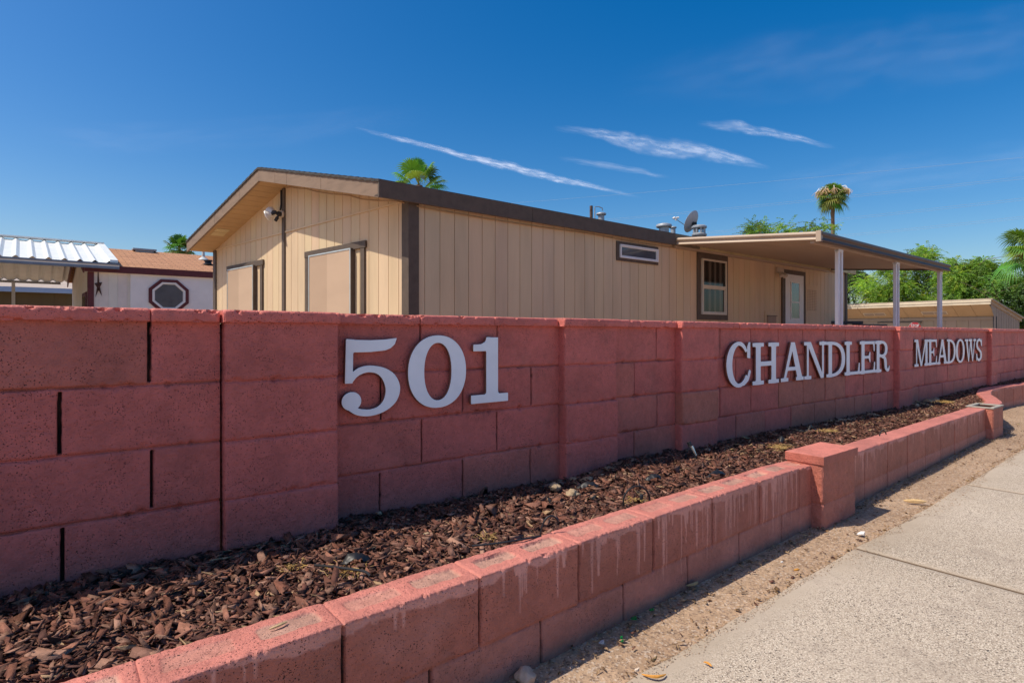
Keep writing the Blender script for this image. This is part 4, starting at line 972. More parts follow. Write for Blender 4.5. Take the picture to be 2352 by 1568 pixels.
# ------------------------------------------------------------------ roof furniture
def roof_z(off_in): return H+1.405+.188+.236*(off_in)       # off_in measured inwards from the eave
def roof_pt(u, inn, dz=0):
    r = (u-1176)/F; o = HL.p(0, -inn, 0); t = (r*o[1]-o[0])/(HL.d[0]-HL.d[1]*r); p = HL.p(t, -inn, roof_z(inn+EV)+dz); return Vector(p)
def hgt(c, vtop): return H+(HV-vtop)/F*c.y-c.z
c = roof_pt(1358, .35, -.03); h_ = hgt(c, 473); k = MB(); k.lathe([(.024, 0), (.024, h_)], c, n=12); k.lathe([(.07, 0), (.06, .03), (.028, .05)], c, n=12); tag(k.build("vent_pipe", M_RUST, roof, smooth=True), "short rusty plumbing pipe")
def mushroom(u, inn, rb, rc, vt, lab):
    c = roof_pt(u, inn, -.05); h = hgt(c, vt)-rc*.45; q = rc*.3; k = MB(); k.lathe([(rb, 0), (rb, h)], c, n=20); k.lathe([(rc*.9, h-q*.3), (rc, h), (rc, h+q*.7), (rc*.93, h+q), (rc*.5, h+rc*.42), (.006, h+rc*.45)], c, n=26); return tag(k.build("vent_cap", M_GALV, roof, smooth=True), lab)
mushroom(1381, .45, .048, .078, 488, "small grey mushroom vent cap")
c = roof_pt(1366, .8, -.05); h_ = hgt(c, 475); k = MB(); k.tube([c, c+Vector((0, 0, h_)), c+Vector((.06, 0, h_+.005)), c+Vector((.13, .02, h_-.02)), c+Vector((.13, .02, h_-.06))], .009, 6); k.build("mast", M_GALV, roof)
mushroom(1525, .40, .085, .135, 513, "wide grey mushroom vent cap"); mushroom(1546, .8, .045, .066, 520, "narrow grey mushroom vent cap")
c = roof_pt(1606, .40, -.06); k = MB(); h_ = hgt(c, 518); k.lathe([(.085, 0), (.085, h_-.20)], c, n=20); k.lathe([(.128, h_-.20), (.136, h_-.19), (.136, h_-.165), (.11, h_-.145), (.07, h_-.14)], c, n=26)
for i in range(8): a_ = i*.785; k.tube([c+Vector((.10*math.cos(a_), .10*math.sin(a_), h_-.145)), c+Vector((.10*math.cos(a_), .10*math.sin(a_), h_-.05))], .02, 5, (.3, .3, .3))
k.lathe([(.128, h_-.055), (.138, h_-.045), (.138, h_-.02), (.11, h_), (.02, h_+.006)], c, n=26); tag(k.build("stacked_vent", M_GALV, roof, smooth=True), "double stacked grey flue vent")
def P_px(u, v, Y): return Vector(((u-1176)/F*Y, Y, H+(HV-v)/F*Y))
foot = roof_pt(1596, .9, -.02)
dish = empty("satellite_dish", foot, "grey satellite dish with feed arm standing on the mobile home roof", "satellite dish")
dc = P_px(1588, 509, foot.y-.05); ax = Vector((-.62, .58, .42)).normalized()
k = MB(); prof = [(a*1.12, b*1.12) for a, b in [(.01, -.040), (.08, -.035), (.15, -.020), (.20, 0), (.204, .004), (.20, .008), (.15, -.011), (.08, -.026), (.01, -.031)]]
k.lathe(prof, dc, ax, 36, scale_y=1.0); k.build("reflector", simple("dish_grey", (.46, .46, .48), .5, .06, 4), dish, smooth=True)
bkp = dc-ax*.045+Vector((.01, 0, -.05))
k = MB(); k.tube([bkp, bkp-ax*.05+Vector((0, 0, -.04)), foot], .016, 8); k.box(*(bkp-ax*.02), .07, .06, .12); k.build("mount", M_BLACK, dish)
fp = dc+Vector((.0, 0, -.16)); e_ = P_px(1552, 503, foot.y-.25)
k = MB(); k.tube([fp, e_], .008, 6); k.build("feed_arm", M_GALV, dish)
k = MB(); k.tube([e_+Vector((-.055, 0, .005)), e_+Vector((-.015, 0, .03))], .022, 8); k.tube([e_+Vector((.01, .0, .02)), e_+Vector((.06, .01, .03))], .020, 8); k.tube([e_+Vector((0, 0, -.03)), e_+Vector((.0, 0, .03))], .018, 8); k.build("receiver_head", M_WHITE, dish, smooth=True)

# ------------------------------------------------------------------ patio cover
M_ALU = simple("tan_aluminium", (.44, .335, .245), .5, .05, 3, .05, 40, .002); M_ALUD = simple("brown_aluminium", (.085, .068, .060), .5, .05, 3, .05, 40, .002); M_POST = simple("white_post_paint", (.72, .73, .75), .45, .05, 5, .05, 30, .002)
pc = empty("patio_cover", HL.p(4.97, 2.3, 0), "brown aluminium patio cover on white posts attached to the beige mobile home", "patio cover")
t0, t1, wd = 4.965, 11.10, 2.35
def cz(o): return H+1.475-(.19)*o/wd
k = MB(); per = .18; t = t0+.02
prof = [(0, 0), (.045, 0), (.065, .045), (.115, .045), (.135, 0), (.18, 0)]
pts_ = []
while t < t1-.02:
    for a, z in prof[:-1]: pts_.append((min(t+a, t1-.02), z))
    t += per
pts_.append((t1-.02, 0)); V_ = []
for a, z in pts_:
    for o_ in (.13, wd-.03): V_.append(HL.p(a, o_, cz(o_)-.03+z))
k.add(V_, [(2*i, 2*i+1, 2*i+3, 2*i+2) for i in range(len(pts_)-1)]); 
k.add([HL.p(t0, .0, cz(0)+.055), HL.p(t1, 0, cz(0)+.055), HL.p(t1, wd, cz(wd)+.055), HL.p(t0, wd, cz(wd)+.055)], [(0, 1, 2, 3)])
k.build("roof_panel", M_ALU, pc, fix=False)
def rolled(fa, fb, z0, z1, outn, mat, nm):
    """rolled edge gutter: profile bulging outward twice"""
    A_, B_ = Vector(fa), Vector(fb); n = Vector(outn); hh = z1-z0
    pf = [(0, 0), (.030, .03), (.040, .10), (.034, .20), (.018, .30), (.012, .42), (.016, .50), (.036, .58), (.046, .72), (.040, .86), (.02, .97), (0, 1.0)]
    r1_ = [A_+n*o+Vector((0, 0, z0+hh*z)) for o, z in pf]+[A_-n*.02+Vector((0, 0, z0+hh)), A_-n*.02+Vector((0, 0, z0))]
    dz = B_.z-A_.z
    r2_ = [B_+n*o+Vector((0, 0, z0+hh*z)) for o, z in pf]+[B_-n*.02+Vector((0, 0, z0+hh)), B_-n*.02+Vector((0, 0, z0))]
    k = MB(); k.prism(r1_, r2_); return k.build(nm, mat, pc, smooth=True, angle=50)
hd = Vector((HL.d[0], HL.d[1], 0)); hn = Vector((HL.n[0], HL.n[1], 0))
rolled(HL.p(t0, .02, cz(0)), HL.p(t0, wd-.045, cz(wd)), -.06, .062, -hd, M_ALU, "side_gutter"); rolled(HL.p(t0-.02, wd-.02, cz(wd)), HL.p(t1+.02, wd-.02, cz(wd)), -.075, .062, hn, M_ALUD, "front_beam")
rolled(HL.p(t1, .02, cz(0)), HL.p(t1, wd-.045, cz(wd)), -.06, .062, hd, M_ALUD, "side_gutter")
k = MB(); k.fbox(HL, t0-.055, t0+.004, wd-.055, wd+.012, cz(wd)-.08, cz(wd)+.066); k.build("corner_cap", M_ALU, pc, bevel=.003)
k = MB(); k.fbox(HL, t0+.02, t1-.02, wd-.16, wd-.10, cz(wd)-.088, cz(wd)-.034); k.build("header_beam", M_ALU, pc)
k = MB(); k.fbox(HL, t0, t1, .003, .06, H+1.37, H+1.43); k.build("wall_ledger", M_ALU, pc)
for tp in (t0+.94, t0+3.42, t0+6.01):
    k = MB()
    for dt in (-.085, .035): k.fbox(HL, tp+dt, tp+dt+.05, wd-.16, wd-.11, 0, cz(wd)-.09)
    k.fbox(HL, tp-.085, tp+.085, wd-.165, wd-.105, cz(wd)-.125, cz(wd)-.089); p_ = k.build("post", M_POST, pc, bevel=.003)
    for zc in (.95, .52, .10, -.35):
        k = MB(); pth = []
        for i in range(26):
            a = -math.pi/2+i/25*math.pi*2.4; rr_ = .036*(1-.35*i/25); pth.append(HL.p(tp+.0+rr_*math.cos(a)*.9, wd-.135, H+zc+.09*math.cos(i/25*math.pi)+rr_*math.sin(a)))
        k.tube(pth, .006, 6); k.build("scroll", M_POST, p_, smooth=True)
# dark deck rail beyond the wall
k = empty("deck_railing", HL.p(11.3, 2.2, 0), "dark grey deck railing top just showing over the block wall below the patio cover", "railing")
DR = Frame(9.35, 11.0, .7645, .645); M_DG = simple("dark_grey_paint", (.05, .052, .056), .6, .15, 5)
DR = Frame(7.25, 13.9, 1, .03)
mb = MB(); mb.fbox(DR, 0, 1.05, 0, .14, H+.165, H+.235); mb.build("handrail", M_DG, k, bevel=.004)
mb = MB(); mb.fbox(DR, .95, 1.62, -.02, .16, H+.11, H+.163); mb.build("handrail", M_DG, k, bevel=.004)
for t in (.1, .85, 1.5):
    mb = MB(); mb.fbox(DR, t, t+.09, .03, .11, 0, H+(.165 if t < 1 else .11)); mb.build("rail_post", M_DG, k)
mb = MB(); mb.fbox(DR, .19, .85, .05, .08, H-.7, H+.12); mb.build("rail_board", M_DG, k)
# ------------------------------------------------------------------ white house on the left with its carport
M_WSID = simple("white_siding", None, .75, .05, 3, .3, 45, .003); M_MAROON = simple("maroon_trim", (.11, .022, .026), .6, .15, 8, .2, 60, .002)
def shingle_mat():
    m, nt, b, out = new_mat("tan_shingle"); tc = nt.nodes.new("ShaderNodeTexCoord"); mp = nd(nt, "ShaderNodeMapping"); mp.inputs["Rotation"].default_value = (0, 0, -math.atan2(.645, .7645))
    nt.links.new(tc.outputs["Object"], mp.inputs[0])
    br = nd(nt, "ShaderNodeTexBrick", Scale=1.0); br.inputs["Color1"].default_value = (.42, .20, .10, 1); br.inputs["Color2"].default_value = (.50, .25, .13, 1); br.inputs["Mortar"].default_value = (.15, .075, .04, 1)
    br.inputs["Mortar Size"].default_value = .008; br.inputs["Brick Width"].default_value = .30; br.inputs["Row Height"].default_value = .135; nt.links.new(mp.outputs[0], br.inputs["Vector"])
    n = noise(nt, tc.outputs["Object"], 9, 5, .65); r = ramp(nt, n.outputs[0], [(.3, .78), (.5, 1), (.7, 1.18)]); c = mixc(nt, 1, br.outputs[0], r.outputs[0], "MULTIPLY")
    nt.links.new(c, b.inputs["Base Color"]); b.inputs["Roughness"].default_value = .95
    n2 = noise(nt, tc.outputs["Object"], 60, 3, .6); bp = bump(nt, b, n2.outputs[0], .5, .01); bump(nt, b, br.outputs["Fac"], .4, -.01, bp); return m
M_TSH = shingle_mat()
LH = Frame(-9.36, 15.9, .7645, .645)
lh = empty("white_house", LH.p(0, 0, 0), "white mobile home with tan shingle roof, maroon trim and an octagonal window", "house")
LE0, LE1, LD = -1.76, 9.5, 6.2; EZ = H+1.50; rzl = lambda b: H+1.69+.258*min(b, LD-b)      # b distance behind the eave
WH = (.80, .76, .73); WC = (.72, .66, .58)
JOG = LH.t_at(299)
mb = MB(); siding(mb, LH, LE0, JOG, -.02, H+1.50, .2032, WC, .006, .006)
L2 = Frame(*LH.p(JOG, .06, 0)[:2], .7645, .645); siding(mb, L2, 0, LE1-JOG, -.02, H+1.50, .41, WH, .004, .002)
mb.add([LH.p(JOG, 0, -.02), LH.p(JOG, .06, -.02), LH.p(JOG, .06, H+1.5), LH.p(JOG, 0, H+1.5)], [(0, 1, 2, 3)], WH)
mb.build("front_wall", M_WSID, lh, fix=False)
LG_ = Frame(*LH.p(LE0, 0, 0)[:2], -.645, .7645, -1)
mb = MB(); siding(mb, LG_, 0, LD, -.02, lambda q: rzl(q)-.06, .2032, WC, .006, .006, [LD/2]); 
RG = Frame(*LH.p(LE1, 0, 0)[:2], -.645, .7645); mb.add([RG.p(0, 0, -.02), RG.p(LD, 0, -.02), RG.p(LD, 0, rzl(LD)), RG.p(LD/2, 0, rzl(LD/2)), RG.p(0, 0, rzl(0))], [(0, 1, 2, 3, 4)], WH)
BK = Frame(*LG_.p(LD, 0, 0)[:2], .7645, .645); mb.add([BK.p(0, 0, -.02), BK.p(LE1-LE0, 0, -.02), BK.p(LE1-LE0, 0, H+1.6), BK.p(0, 0, H+1.6)], [(0, 1, 2, 3)], WH)
mb.build("end_wall", M_WSID, lh, fix=False)
def lp(t, b, z): x, y, _ = LH.p(t, -b, 0); return (x, y, z)
k = MB()
for (b0, b1) in ((-.12, LD/2), (LD/2, LD+.12)):
    z0, z1 = rzl(b0), rzl(b1)
    k.hexa([lp(LE0-.10, b0, z0-.05), lp(LE1+.2, b0, z0-.05), lp(LE1+.2, b1, z1-.05), lp(LE0-.10, b1, z1-.05), lp(LE0-.10, b0, z0), lp(LE1+.2, b0, z0), lp(LE1+.2, b1, z1), lp(LE0-.10, b1, z1)])
lroof = k.build("roof", M_TSH, lh)
k = MB(); k.fbox(LH, LE0-.1, LE1+.2, .115, .14, H+1.495, H+1.668); k.build("fascia", M_MAROON, lh); k = MB(); k.fbox(LH, LE0-.05, LE1, .0, .114, H+1.50, H+1.515, WH); k.build("eave_soffit", M_WSID, lh)
for a, b in ((-.12, LD/2), (LD/2, LD+.12)):
    k = MB(); x0 = LE0-.13; k.hexa([lp(x0, a, rzl(a)-.20), lp(x0+.028, a, rzl(a)-.20), lp(x0+.028, b, rzl(b)-.20), lp(x0, b, rzl(b)-.20), lp(x0, a, rzl(a)-.01), lp(x0+.028, a, rzl(a)-.01), lp(x0+.028, b, rzl(b)-.01), lp(x0, b, rzl(b)-.01)]); k.build("rake_board", M_MAROON, lh)
k = MB(); k.fbox(LH, LE0-.02, LE0+.10, .004, .024, 0, H+1.5); k.fbox(LG_, -.02, .20, .004, .024, 0, H+1.5); k.build("corner_trim", M_MAROON, lh)
k = MB(); k.fbox(LG_, .55, 1.75, .004, .03, H-.3, H+1.02); fw = k.build("window", M_MAROON, lh); k = MB(); k.fbox(LG_, .66, 1.64, .0305, .036, H-.2, H+.92); k.build("pane", M_GLASS, fw)
# octagonal window
tc0 = LH.t_at(387)
def octo(r, off): return [LH.p(tc0+r*math.cos(R(22.5+45*i)), off, H+.95+r*.93*math.sin(R(22.5+45*i))) for i in range(8)]
def oring(r0, r1, a0, a1, nm, mat, par, c=(1, 1, 1)):
    A = octo(r0, a0); B = octo(r0, a1); C = octo(r1, a1); D = octo(r1, a0); k = MB()
    for i in range(8):
        j = (i+1) % 8; k.hexa([A[i], B[i], B[j], A[j], D[i], C[i], C[j], D[j]], c)
    return k.build(nm, mat, par)
ow = oring(.515, .425, .062, .095, "octagonal_window", M_MAROON, lh); oring(.423, .385, .062, .105, "window_frame", M_WHITE, ow)
oring(.383, .36, .062, .085, "sash", M_WHITE, ow); k = MB(); k.prism(octo(.36, .063), octo(.36, .072)); k.build("pane", simple("obscure_glass", (.10, .10, .105), .35, .15, 4, .1, 60), ow)
st = LH.t_at(226)
k = MB(); P5 = []
for i in range(10):
    a = R(90+36*i+4); r = (.50 if i == 0 else (.33 if i in (4, 6) else .24)) if i % 2 == 0 else .10; P5.append((r*math.cos(a)*.36, r*math.sin(a)))
ring = [LH.p(st+x, .012, H+1.15+y*1.05) for x, y in P5]; C1 = LH.p(st, .07, H+1.12); C0 = LH.p(st, .004, H+1.12)
k.add(ring+[C1, C0], [(i, (i+1) % 10, 10) for i in range(10)]+[((i+1) % 10, i, 11) for i in range(10)])
tag(k.build("star_ornament", simple("rusted_metal", (.075, .03, .022), .7, .3, 20), origin=LH.p(st, .01, H+1.1)), "rusty brown metal star hung on the white siding of the left house", "wall ornament")
def lroofpt(u, b):
    r = (u-1176)/F; o = LH.p(0, -b, 0); t = (r*o[1]-o[0])/(LH.d[0]-LH.d[1]*r); p = LH.p(t, -b, rzl(b)); return Vector(p)
c = lroofpt(331, 2.95); k = MB(); Rm = Matrix.Rotation(math.atan2(.645, .7645), 3, "Z"); k.box(c.x, c.y, c.z+.05, .62, .35, .05, Rm, (.2, .2, .22)); k.box(c.x, c.y, c.z+.0, .48, .26, .08, Rm, (.2, .2, .22)); k.build("ridge_vent", M_GALV, lroof)
c = lroofpt(467, 2.2); k = MB(); k.lathe([(.16, -.02), (.10, .04), (.05, .08), (.035, .30), (.033, .33)], c, n=14, c=(1, 1, 1)); k.build("vent_pipe", simple("pvc_grey", (.5, .52, .52), .5), lroof, smooth=True)
c = lroofpt(478, 1.2); k = MB(); k.lathe([(.18, 0), (.10, .03), (.09, .09), (.12, .10), (.12, .14), (.01, .15)], c, n=14); k.build("vent_cap", M_BLACK, lroof, smooth=True)
# carport
cp_ = empty("carport", LH.p(-5, 0, 0), "white corrugated metal gable carport at the left end of the white house", "carport")
M_CORR = simple("white_corrugated_metal", (.78, .80, .77), .42, .07, 4, .05, 30, .002, grime=.0); M_BLU = simple("gutter_blue_grey", (.16, .20, .26), .45, .1, 6, 0)
CT1 = LH.t_at(268)-.02; CT0 = -12.5; CD = 6.4
rzc = lambda b: min(H+1.73+.250*(b+.18), H+1.62+.280*(CD-b))
k = MB(); per = .305; prof = [(0, 0), (.10, 0), (.165, .055), (.185, .055), (.25, .0)]
pl = []; t = CT0
while t < CT1:
    for a, z in prof: pl.append((min(t+a, CT1), z))
    t += per
k.v = []
for sgn, (b0, b1) in enumerate(((-.18, CD/2-.09), (CD/2-.09, CD))):
    V_ = []
    for a, z in pl: V_ += [lp(a, b0, rzc(b0)+z), lp(a, b1, rzc(b1)+z)]
    k.add(V_, [(2*i, 2*i+2, 2*i+3, 2*i+1) for i in range(len(pl)-1)])
k.build("roof_panel", M_CORR, cp_, fix=False)
k = MB(); bm_ = CD/2-.09; k.hexa([lp(CT0, bm_-.16, rzc(bm_)+.055), lp(CT1+.02, bm_-.16, rzc(bm_)+.055), lp(CT1+.02, bm_+.16, rzc(bm_)+.055), lp(CT0, bm_+.16, rzc(bm_)+.055), lp(CT0, bm_-.16, rzc(bm_)+.092), lp(CT1+.02, bm_-.16, rzc(bm_)+.092), lp(CT1+.02, bm_+.16, rzc(bm_)+.092), lp(CT0, bm_+.16, rzc(bm_)+.092)]); k.build("ridge_cap", M_WHITE, cp_)
k = MB(); k.hexa([lp(CT1-.14, -.18, rzc(-.18)+.02), lp(CT1+.03, -.18, rzc(-.18)+.02), lp(CT1+.03, bm_, rzc(bm_)+.02), lp(CT1-.14, bm_, rzc(bm_)+.02), lp(CT1-.14, -.18, rzc(-.18)+.09), lp(CT1+.03, -.18, rzc(-.18)+.09), lp(CT1+.03, bm_, rzc(bm_)+.09), lp(CT1-.14, bm_, rzc(bm_)+.09)]); k.build("edge_flashing", M_CORR, cp_)
for z0, z1, o0, o1, mt, nm in ((1.70, 1.745, .30, .20, M_BLU, "gutter"), (1.655, 1.70, .27, .20, M_WHITE, "gutter_lip"), (1.60, 1.655, .285, .20, M_BLU, "gutter")):
    k = MB(); k.fbox(LH, CT0, CT1+.05, o1-.02, o0, H+z0-.02, H+z1-.02); k.build(nm, mt, cp_)
k = MB(); k.fbox(LH, CT0, LE0-.3, -CD-.02, -CD+.06, H+1.545, H+1.615); k.fbox(LH, CT0, LE0-.3, -CD*.5-.05, -CD*.5+.05, rzc(CD/2)-.18, rzc(CD/2)-.06); k.build("rear_beam", M_GALV, cp_)
for t in (-4.15, -3.3, -9.8):
    k = MB(); k.fbox(LH, t, t+.09, -CD+.06, -CD+.14, 0, H+1.56); k.build("post", M_POST, cp_)
for t in (-11.5, -7.5):
    k = MB(); k.fbox(LH, t, t+.09, .06, .14, 0, H+1.6); k.build("post", M_POST, cp_)
# farther house seen under the carport
FH = Frame(*LH.p(-14, -12.5, 0)[:2], .7645, .645)
fh = empty("brown_house", FH.p(0, 0, 0), "brown-walled house with blue-grey eave seen under the carport at the far left", "house")
k = MB(); siding(k, FH, 0, 14, -.02, H+1.57, .4, (.13, .095, .045), .01, .01); k.build("front_wall", M_WSID, fh, fix=False)
k = MB(); k.hexa([FH.p(-.3, .6, H+1.68), FH.p(14.3, .6, H+1.68), FH.p(14.3, -3.2, H+2.25), FH.p(-.3, -3.2, H+2.25), FH.p(-.3, .6, H+1.74), FH.p(14.3, .6, H+1.74), FH.p(14.3, -3.2, H+2.31), FH.p(-.3, -3.2, H+2.31)]); k.build("roof", simple("pale_shingle", (.45, .37, .31), .95, .2, 9, .6, 14, .03, stretch=(.3, .3, 4)), fh)
k = MB(); k.fbox(FH, -.3, 14.3, .61, .70, H+1.54, H+1.73); k.build("gutter", simple("painted_blue_eave", (.30, .40, .55), .5, .05), fh)
k = MB(); k.fbox(FH, 0, 14, -5, -.02, -.02, H+1.55, (.13, .095, .045)); k.build("rear_wall", M_WSID, fh)

# ------------------------------------------------------------------ shed on the right
M_SHED = simple("tan_shed_siding", None, .8, .06, 2, .3, 30, .004); SC = (.36, .28, .20)
SH = Frame(18.0, 22.0, -.476, .879, -1)     # front runs away to the left
shed = empty("shed", SH.p(0, 0, 0), "low tan shed with deep slanted soffit and two vents behind the patio cover", "shed")
SL = 6.5; zt, zw = H+1.20, H+.56
k = MB()
t = 0
FW = Frame(*SH.p(0, -.55, 0)[:2], -.476, .879, -1); siding(k, FW, .10, SL, 0, zw, .41, SC, .02, .012)
sd = Frame(*SH.p(0, -.55, 0)[:2], -.879*-1, .476, 1)
k.build("front_wall", M_SHED, shed, fix=False)
BD = 2.45
def sp(b): return zt-.06-(.66)*b/BD
SD = Frame(18.0, 22.0, .879, .476, 1)       # right hand side, b = distance back from the eave line
k = MB(); tt = .35; 
while tt < BD:
    e = min(tt+.20, BD); k.add([SD.p(tt, 0, 0), SD.p(e-.014, 0, 0), SD.p(e-.014, 0, sp(e)), SD.p(tt, 0, sp(tt))], [(0, 1, 2, 3)], (.36, .285, .225)); k.add([SD.p(e-.014, -.01, 0), SD.p(e, -.01, 0), SD.p(e, -.01, sp(e)), SD.p(e-.014, -.01, sp(e))], [(0, 1, 2, 3)], (.2, .15, .12)); tt += .20
k.add([SD.p(.05, 0, zt-.16), SD.p(.36, 0, zw-.03), SD.p(.36, 0, sp(.36)), SD.p(.05, 0, sp(.05))], [(0, 1, 2, 3)], (.36, .285, .225))
k.build("side_wall", M_SHED, shed, fix=False)
k = MB(); a = SH.p(0, -BD, 0); b = SH.p(SL, -BD, 0); k.add([a, b, (b[0], b[1], H+.45), (a[0], a[1], H+.45)], [(0, 1, 2, 3)], SC); k.add([SH.p(SL, -.5, 0), SH.p(SL, -BD, 0), SH.p(SL, -BD, H+.45), SH.p(SL, -.05, zt-.1), SH.p(SL, -.5, zw)], [(0, 1, 2, 3, 4)], SC); k.build("rear_wall", M_SHED, shed, fix=False)
k = MB(); k.hexa([SH.p(-.12, .05, zt-.02), SH.p(SL+.1, .05, zt-.02), SH.p(SL+.1, -BD-.1, sp(BD)), SH.p(-.12, -BD-.1, sp(BD)), SH.p(-.12, .05, zt+.03), SH.p(SL+.1, .05, zt+.03), SH.p(SL+.1, -BD-.1, sp(BD)+.06), SH.p(-.12, -BD-.1, sp(BD)+.06)]); k.build("roof", simple("shed_roof_felt", (.40, .33, .25), .9, .15, 5), shed)
M_SFAS = simple("cream_fascia", (.62, .53, .39), .8, .1, 3)
k = MB(); k.fbox(SH, -.06, SL, .02, .055, zt-.19, zt-.105); k.fbox(SH, -.08, SL, .03, .075, zt-.10, zt-.022); k.build("fascia", M_SFAS, shed)
k = MB(); k.hexa([SD.p(-.02, .0, sp(0)-.08), SD.p(BD+.1, .0, sp(BD)-.10), SD.p(BD+.1, .04, sp(BD)-.10), SD.p(-.02, .04, sp(0)-.08), SD.p(-.02, .0, sp(0)+.035), SD.p(BD+.1, .0, sp(BD)), SD.p(BD+.1, .04, sp(BD)), SD.p(-.02, .04, sp(0)+.035)]); k.build("rake_board", simple("rake_tan", (.42, .33, .25), .8, .1, 3), shed)
k = MB(); t = 0
while t < SL:
    e = min(t+.62, SL); k.hexa([SH.p(t+.012, .018, zt-.19), SH.p(e, .018, zt-.19), SH.p(e, -.56, zw), SH.p(t+.012, -.56, zw), SH.p(t+.012, .018, zt-.165), SH.p(e, .018, zt-.165), SH.p(e, -.56, zw+.03), SH.p(t+.012, -.56, zw+.03)], (.50, .36, .21)); t += .62
k.build("soffit", M_SHED, shed)
for ta in (1.55, 3.95):
    k = MB(); f0 = lambda b: zt-.19+(zw-zt+.19)*(b/.578)
    ev = lambda t, b, d: SH.p(t, .018-b, f0(b)-d)
    k.hexa([ev(ta, .27, .012), ev(ta+.95, .27, .012), ev(ta+.95, .42, .012), ev(ta, .42, .012), ev(ta, .27, .002), ev(ta+.95, .27, .002), ev(ta+.95, .42, .002), ev(ta, .42, .002)], (.62, .55, .42)); v_ = k.build("soffit_vent", M_SHED, shed)
    k = MB()
    for a, b in ((.04, .46), (.49, .91)): k.hexa([ev(ta+a, .29, .017), ev(ta+b, .29, .017), ev(ta+b, .40, .017), ev(ta+a, .40, .017), ev(ta+a, .29, .0125), ev(ta+b, .29, .0125), ev(ta+b, .40, .0125), ev(ta+a, .40, .0125)], (.36, .30, .25))
    k.build("vent_mesh", M_SHED, v_)
k = MB(); k.fbox(FW, -.02, .10, .0, .025, 0, zw); k.build("corner_trim", M_DG, shed); k = MB(); k.fbox(FW, .1, SL, .002, .03, zw-.13, zw-.02, SC); k.build("frieze_board", M_SHED, shed)
k = MB(); k.fbox(FW, 2.65, 4.35, .002, .05, 0, H+.36, SC); sdr = k.build("door", M_SHED, shed); k = MB(); k.fbox(FW, 2.6, 4.4, .002, .06, H+.362, H+.40, (.10, .08, .06)); k.build("door_track", M_SHED, shed)
# stop sign
sg = empty("stop_sign", (12.84, 18.6, 0), "red octagonal stop sign peeking over the block wall in front of the shed", "stop sign")
SGF = Frame(12.84, 18.6, 1, .0); SGF.n = (-.59*0, -1.0)
def sgo(r, off, z): return [SGF.p(r*math.cos(R(22.5+45*i)), off, z+r*math.sin(R(22.5+45*i))) for i in range(8)]
zs = H+.085; k = MB(); k.prism(sgo(.207, 0, zs), sgo(.207, .004, zs)); k.build("border", simple("sign_white", (.80, .80, .80), .5, .03), sg); k = MB(); k.prism(sgo(.203, .0045, zs), sgo(.203, .008, zs)); k.build("face", simple("sign_red", (.60, .012, .02), .45, .06, 3), sg)
k = MB(); k.fbox(SGF, -.03, .03, -.05, -.004, 0, H+.25); k.build("post", M_GALV, sg)
fc = bpy.data.curves.new("sign_text", "FONT"); fc.body = "STOP"; fc.size = .125; fc.align_x = "CENTER"; fc.align_y = "CENTER"; fc.extrude = .002; fc.offset = .003
to = bpy.data.objects.new("tmp", fc); COL.objects.link(to); bpy.context.view_layer.update(); me = bpy.data.meshes.new_from_object(to.evaluated_get(bpy.context.evaluated_depsgraph_get())); bpy.data.objects.remove(to)
me.name = "lettering"; to = link("lettering", me, bpy.data.materials["sign_white"], sg); me.materials.clear(); me.materials.append(bpy.data.materials["sign_white"])
me.transform(Matrix.Translation((0, -.0115, zs+.080)) @ Matrix.Rotation(R(90), 4, "X") @ Matrix.Scale(.86, 4, (1, 0, 0)))

# ------------------------------------------------------------------ trees and palms
def leaf_mat(name, trans=.35):
    m, nt, b, out = new_mat(name); at = nd(nt, "ShaderNodeVertexColor", layer_name="Col"); nt.links.new(at.outputs[0], b.inputs["Base Color"]); b.inputs["Roughness"].default_value = .55; b.inputs["Specular IOR Level"].default_value = .3
    tr = nd(nt, "ShaderNodeBsdfTranslucent"); nt.links.new(mixc(nt, 1, at.outputs[0], (1.3, 1.5, .6), "MULTIPLY"), tr.inputs[0]); mx = nd(nt, "ShaderNodeMixShader"); mx.inputs[0].default_value = trans
    nt.links.new(b.outputs[0], mx.inputs[1]); nt.links.new(tr.outputs[0], mx.inputs[2]); nt.links.new(mx.outputs[0], out.inputs[0]); return m
M_LEAF = leaf_mat("feathery_leaf", .4); M_PALM = leaf_mat("palm_leaf", .25); M_BARK = simple("bark", (.13, .09, .065), .95, .3, 9, .7, 30, .02)
